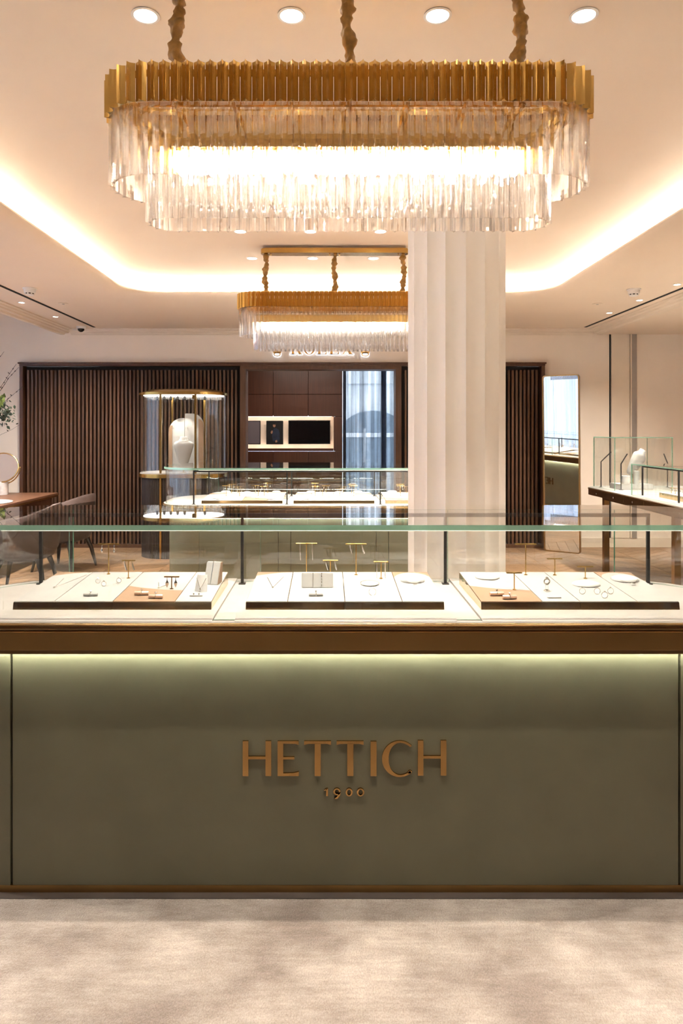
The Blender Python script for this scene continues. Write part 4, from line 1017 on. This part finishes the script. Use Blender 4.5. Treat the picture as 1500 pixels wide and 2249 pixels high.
# ================================================================== DESK, CHAIRS, PLANT
dk0 = .75; dx1 = -3.26; dy0, dy1 = 5.9, 8.28; dx0 = -4.75
dsk = thing('desk', 'walnut consultation desk with brass edge at the window side', 'desk', ((dx0 + dx1) / 2, (dy0 + dy1) / 2, 0)); of = ((dx0 + dx1) / 2, (dy0 + dy1) / 2, 0)
MB().box(dx0, dx1, dy0, dy1, dk0 - .025, dk0).build('desk_top', 'desk_wood', dsk, of, bevel=.003)
MB().box(dx0 + .01, dx1 - .008, dy0 + .01, dy1 - .01, dk0 - .045, dk0 - .025).build('brass_edge', 'brass', dsk, of)
MB().box(dx0 + .05, dx1 - .06, dy0 + .06, dy1 - .06, dk0 - .16, dk0 - .045).build('apron', 'walnut_frame', dsk, of)
for x in (dx0 + .08, dx1 - .3):
    for y in (dy0 + .1, dy1 - .14): MB().box(x, x + .06, y, y + .06, .001, dk0 - .16).build('leg', 'bronze_dark', dsk, of)
o = MB().lathe([(.25, 0), (.262, .006), (.25, .012), (.0, .012)], 40).build('round_pad', 'bust', smooth=40); o.location = (-3.56, 7.1, dk0 + .0005); tag(o, 'round white leather pad lying on the walnut desk', 'pad')
tm = thing('table_mirror', 'round brass rimmed vanity mirror on a marble cylinder base', 'mirror', (X(5, 8.0), 8.0, dk0), .2); 
MB().lathe([(.064, .0005), (.066, .004), (.066, .155), (.06, .16)], 24).build('base', 'marble', tm, smooth=40)
RM = .176; zc = Z(1027, 8.0) - dk0
def tl(x, y, z): c_, s_ = math.cos(.33), math.sin(.33); return (x, y * c_ + z * s_, zc - y * s_ + z * c_)
MB().tube([tl(RM * math.cos(a / 40 * 2 * PI), 0, RM * math.sin(a / 40 * 2 * PI)) for a in range(40)], .009, 8, loop=True).build('rim', 'bevel_gold', tm, smooth=60)
MB().loft([[tl(RM * math.cos(a / 40 * 2 * PI), y, RM * math.sin(a / 40 * 2 * PI)) for a in range(40)] for y in (-.003, .003)]).build('mirror_disc', 'silvered', tm)
MB().tube([(RM + .028, 0, zc), (RM, 0, zc)], .006, 8).build('pivot', 'bevel_gold', tm); MB().tube([(-RM - .028, 0, zc), (-RM, 0, zc)], .006, 8).build('pivot', 'bevel_gold', tm)
MB().tube([((RM + .018) * math.cos(math.radians(a)), 0, zc + (RM + .018) * math.sin(math.radians(a))) for a in range(-180, 1, 10)], .007, 8).build('yoke', 'brass', tm, smooth=60)
def chair(label, loc, rz):
    t = thing('tub_chair', label, 'chair', loc, rz)       # faces -x
    a0 = math.radians(138); n = 32; outer, rim = [], []
    def top(a): return .62 + .20 * (math.cos(a / 2) ** 3)
    rings = []
    for k in range(n + 1):
        a = -a0 + 2 * a0 * k / n; ca, sa = math.cos(a), math.sin(a); z = top(a); rings.append(
            [(.15 * ca, .15 * sa, .30), (.25 * ca, .26 * sa, .335), (.295 * ca, .31 * sa, .42), (.315 * ca + .02 * z * 0, .325 * sa, .55), (.32 * ca, .33 * sa, z - .02)])
    MB().loft([[*r, (r[-1][0] * .93, r[-1][1] * .93, r[-1][2] - .005), (r[3][0] * .90, r[3][1] * .90, .50), (r[2][0] * .85, r[2][1] * .85, .40), (r[0][0] * .9, r[0][1] * .9, .33)] for r in rings]).build('shell', 'velvet_dark', t, smooth=60)
    rg = []
    for k in range(n + 1):
        a = -a0 + 2 * a0 * k / n; ca, sa = math.cos(a), math.sin(a); z = top(a); e = max(.25, min(1, 6 * min(k, n - k) / n))
        w0, w1 = .325, .325 - .085 * e
        rg.append([(w0 * ca, w0 * 1.02 * sa, z - .018), ((w0 - .01) * ca, (w0 - .01) * 1.02 * sa, z + .004), ((w1 + .01) * ca, (w1 + .01) * 1.02 * sa, z - .012), (w1 * ca, w1 * 1.02 * sa, z - .05), (w1 * ca * .97, w1 * sa, .47), (w0 * ca * .9, w0 * .9 * sa, .46)])
    MB().loft(rg).build('back_cushion', 'velvet', t, smooth=60)
    st = [(-.34, -.20), (-.32, -.24), (.1, -.25), (.2, -.16), (.22, 0), (.2, .16), (.1, .25), (-.32, .24), (-.34, .20)]
    MB().loft([[(x * .96, y * .96, .36) for x, y in st], [(x, y, .40) for x, y in st], [(x, y, .455) for x, y in st], [(x * .94, y * .94, .47) for x, y in st]]).build('seat', 'velvet', t, smooth=50)
    for sx_, sy_ in ((-1, -1), (-1, 1), (1, -1), (1, 1)):
        MB().loft([[(sx_ * cx_ + r * math.cos(a / 10 * 2 * PI), sy_ * cy_ + r * math.sin(a / 10 * 2 * PI), z) for a in range(10)] for cx_, cy_, r, z in ((.235, .235, .013, .001), (.20, .20, .022, .2), (.15, .15, .034, .36))]).build('leg', 'black', t, smooth=50)
chair('brown velvet tub chair at the desk, nearer the slatted screen', (-2.86, 7.42, 0), math.radians(-12))
chair('brown velvet tub chair at the desk, mostly seen through the counter glass', (-2.83, 6.38, 0), math.radians(8))
# plant arrangement
pl = thing('branch_vase', 'vase of budding branches and dark green foliage at the picture edge', 'plant', (-4.28, 7.95, dk0 + .0005))
MB().lathe([(.05, 0), (.085, .03), (.10, .12), (.07, .22), (.045, .27), (.055, .30), (.045, .30), (.035, .26), (.0, .26)], 24).build('vase', 'ceramic', pl, smooth=60)
rb_ = random.Random(11)
def branch(tx, tzv, yoff, buds=14, r=.006):
    P = [Vector((0, 0, .26))]; e = Vector((tx, yoff, tzv))
    for k in range(1, 9):
        u = k / 8; P.append(Vector((e.x * u ** 1.35 + rb_.uniform(-.015, .015), e.y * u, .26 + (e.z - .26) * u ** .85 + rb_.uniform(-.012, .012))))
    b = MB().tube([tuple(p) for p in P], [r * (1 - .75 * k / 8) for k in range(9)], 6).build('branch', 'bark', pl)
    g = MB()
    for k in range(buds):
        u = .35 + .64 * k / buds; i = min(7, int(u * 8)); q = P[i].lerp(P[i + 1], u * 8 - i); d = Vector((rb_.uniform(-1, 1), rb_.uniform(-1, 1), rb_.uniform(.2, 1))).normalized()
        g.tube([tuple(q), tuple(q + d * .012), tuple(q + d * .028)], [.003, .006, .001], 5)
    g.build('buds', 'bark', b)
    return P
k8 = 8 / F
def pz(px, py): return (X(px, 7.95) + 4.28, Z(py, 7.95) - dk0)
for px, py, yo in ((8, 770, 0), (35, 800, .03), (47, 806, -.04), (46, 846, .05), (-25, 780, .05), (-50, 800, -.06)):
    a, b = pz(px, py); branch(a, b, yo)
a, b = pz(47, 930); branch(a, b, 0, 4, .004)
def leaves(name, cx_, cz_, sx_, sz_, n, mt, size, up=0):
    lm = MB().add([(0, 0, 0), (.28, .02, .5), (0, -.03, 1), (-.28, .02, .5), (0, .05, .5)], [(0, 1, 4), (1, 2, 4), (2, 3, 4), (3, 0, 4)]).mesh('leaf', mt)
    for k in range(n):
        o = link('leaf', lm, pl, (cx_ + rb_.gauss(0, sx_), rb_.gauss(0, .05), cz_ + rb_.gauss(0, sz_)), (rb_.uniform(-1.2, 1.2) * (1 - up * .7), rb_.uniform(-1.2, 1.2) * (1 - up * .7), rb_.uniform(0, 6)), (size * rb_.uniform(.6, 1.2),) * 3)
a, b = pz(14, 912); leaves('leaf', a, b, .07, .07, 110, 'leaf_dark', .055)
a, b = pz(-12, 890); leaves('leaf', a, b, .06, .05, 60, 'leaf_light', .10, 1)

# ================================================================== STANDING MIRROR
mxw, mh, mth = .415, Z(823, 8.35), math.radians(-34)
mm = thing('standing_mirror', 'tall bronze framed standing mirror leaning by the slatted screen', 'mirror', (X(1235, 8.42), 8.42, 0), mth)
mm.rotation_euler = (math.radians(1.9), 0, mth)
def lean(pts): return pts
fo = rrect(-mxw / 2 - .014, mxw / 2 + .014, .002, mh, .035, 6); fi = rrect(-mxw / 2, mxw / 2, .016, mh - .014, .025, 6)
MB().loft([[(x, -.02, z) for x, z in fo], [(x, .02, z) for x, z in fo], [(x, .02, z) for x, z in fi], [(x, -.02, z) for x, z in fi]], loop=True).build('frame', 'bronze', mm, smooth=30)
MB().loft([[(x, y, z) for x, z in fi] for y in (-.008, .006)]).build('mirror_panel', 'silvered', mm)
MB().loft([[(x, y, z) for x, z in fi] for y in (.0065, .018)]).build('backing', 'black', mm)

# ================================================================== DISPLAY TABLE (side)
tzz = .895; tx0, tx1, ty0, ty1 = 2.80, 4.0, 3.9, 7.52
tb = thing('display_table', 'long bronze display table with drawers carrying glass cases', 'table', ((tx0 + tx1) / 2, (ty0 + ty1) / 2, 0)); of = ((tx0 + tx1) / 2, (ty0 + ty1) / 2, 0)
MB().prism(rrect(tx0, tx1, ty0, ty1, .22, 10), tzz - .008, tzz).build('table_deck', 'cream', tb, of, smooth=30)
MB().prism(rrect(tx0 - .006, tx1 + .006, ty0 - .006, ty1 + .006, .226, 10), tzz - .018, tzz - .008).build('table_rim', 'bevel_gold', tb, of, smooth=30)
MB().prism(rrect(tx0, tx1, ty0, ty1, .22, 10), tzz - .08, tzz - .018).build('drawer_box', 'bronze_dark', tb, of, smooth=30)
yy = ty1 - .22
k = 0
while yy - .42 > ty0 + .2:
    dr = MB().box(tx0 - .004, tx0 + .01, yy - .415, yy, tzz - .076, tzz - .022).build('drawer', 'bronze_dark', tb, of, bevel=.0015, seg=1)
    MB().lathe([(.004, 0), (.009, .004), (.009, .010), (.004, .013)], 12).build('knob', 'silver', dr).matrix_local = Matrix.Translation((tx0 - .004 - of[0], yy - .21 - of[1], tzz - .05)) @ Matrix.Rotation(-PI / 2, 4, 'Y')
    yy -= .42
for x in (tx0 + .1, tx1 - .16):
    for y in (ty1 - .36, (ty0 + ty1) / 2, ty0 + .3): MB().box(x, x + .055, y, y + .055, .001, tzz - .08).build('leg', 'bronze', tb, of, bevel=.002)
MB().box(tx0 + .1, tx0 + .155, ty0 + .3, ty1 - .305, tzz - .12, tzz - .08).build('apron', 'bronze_dark', tb, of)
def boxcase(name, label, x0, x1, y0, y1, z1, th=.009):
    t = thing(name, label, 'glass case', ((x0 + x1) / 2, (y0 + y1) / 2, tzz)); of = ((x0 + x1) / 2, (y0 + y1) / 2, tzz); z0 = tzz + .0005
    e = th + .0004
    glass_slab('glass_top', [(x0, y0), (x1, y0), (x1, y1), (x0, y1)], z1 - th, z1, t, of)
    for pts in ([(x0, y0), (x1, y0)], [(x1, y1), (x0, y1)]): glass_wall('glass_pane', pts, th, z0, z1 - e, t, of)
    for pts in ([(x0, y1 - e), (x0, y0 + e)], [(x1, y0 + e), (x1, y1 - e)]): glass_wall('glass_pane', pts, th, z0, z1 - e, t, of)
    return t, of
tall, ofT = boxcase('tall_glass_case', 'tall square glass case holding the tilted necklace bust', 2.89, 3.475, 6.875, 7.43, Z(960, 6.88))
low, ofL = boxcase('low_glass_case', 'low long glass case on the display table, nearer than the bust', 2.86, 3.6, 4.4, 6.44, 1.19)
for x, y, hgt, lx_ in ((X(1320, 7.3), 7.3, .38, .10), (X(1364, 6.98), 6.98, .37, .055), (X(1466, 7.3), 7.3, .36, -.05)):
    MB().tube([(x, y, tzz + .004), (x, y, tzz + hgt * .72), (x + lx_, y - .02, tzz + hgt)], .0065, 8).lathe([(.022, 0), (.022, .004)], 14, (x, y, tzz + .0008)).build('lamp_arm', 'black', tall, ofT)
yy = [6.38, 5.72, 5.0]
for y in yy:
    MB().box(2.935, 2.947, y - .006, y + .006, tzz + .001, 1.16).box(3.44, 3.452, y - .006, y + .006, tzz + .001, 1.16).build('post', 'black', low, ofL)
for x in (2.941, 3.446): MB().box(x - .006, x + .006, 4.5, 6.373, 1.163, 1.17).box(x - .006, x - .0045, 4.5, 6.373, 1.16, 1.163).box(x + .0045, x + .006, 4.5, 6.373, 1.16, 1.163).build('light_rail', 'black', low, ofL); MB().box(x - .0045, x + .0045, 4.5, 6.37, 1.1615, 1.163).build('led_strip', 'case_led', low, ofL)
MB().box(2.935, 3.45, 6.374, 6.386, 1.16, 1.17).build('light_rail', 'black', low, ofL)
# contents
o = MB().box(-.18, .18, -.11, .11, 0, .055).build('display_plinth', 'bust', bevel=.003); o.location = (X(1388, 7.1), 7.12, tzz + .0008); tag(o, 'low white rectangular plinth inside the tall glass case', 'plinth')
tb2 = thing('tilted_bust', 'white necklace bust tilted sideways in the tall glass case', 'bust', (X(1392, 7.12), 7.15, tzz + .0562), .5)
b_ = bust(tb2, .30, .105, .05, lean=.0); b_.rotation_euler = (.35, .38, .2); b_.location = (-.02, .03, .085)
MB().lathe([(.045, 0), (.045, .004), (.006, .008), (.006, .20)], 14).build('stem', 'brass', tb2, smooth=40)
for px, h, r, l in ((1375, .085, .042, 'short white cylinder riser carrying rings beside the tilted bust'), (1398, .135, .030, 'tall white cylinder riser carrying a ring beside the tilted bust')):
    t = thing('cylinder_riser', l, 'riser', (X(px, 7.04), 7.045, tzz + .0562))
    MB().lathe([(r, 0), (r, h - .002), (r - .003, h)], 24).build('cylinder', 'bust', t, smooth=40)
    for q in (-.5, .5) if r > .035 else (0,):
        MB().tube([(q * r + .011 * math.cos(a / 16 * 2 * PI), 0, h + .011 + .011 * math.sin(a / 16 * 2 * PI)) for a in range(16)], .002, 6, loop=True).build('ring', 'silver', t)
t = thing('jewellery_tray', 'brass edged white tray inside the low table case', 'tray', (3.17, 5.9, tzz + .0008))
MB().box(-.16, .20, -.30, .30, 0, .04).build('brass_box', 'mirror_gold', t); MB().box(-.158, .198, -.298, .298, .04, .045).build('leather_pad', 'pad', t)
for k in range(4):
    x, y = 3.08 + .012 * k, 6.12 - .045 * k
    t = t_stand((x, y, tzz + .0462), .045, .016, f'small gold earring stand in the low table case, {wd_[k]} from the bust', 'drop', rz if False else 'gold')
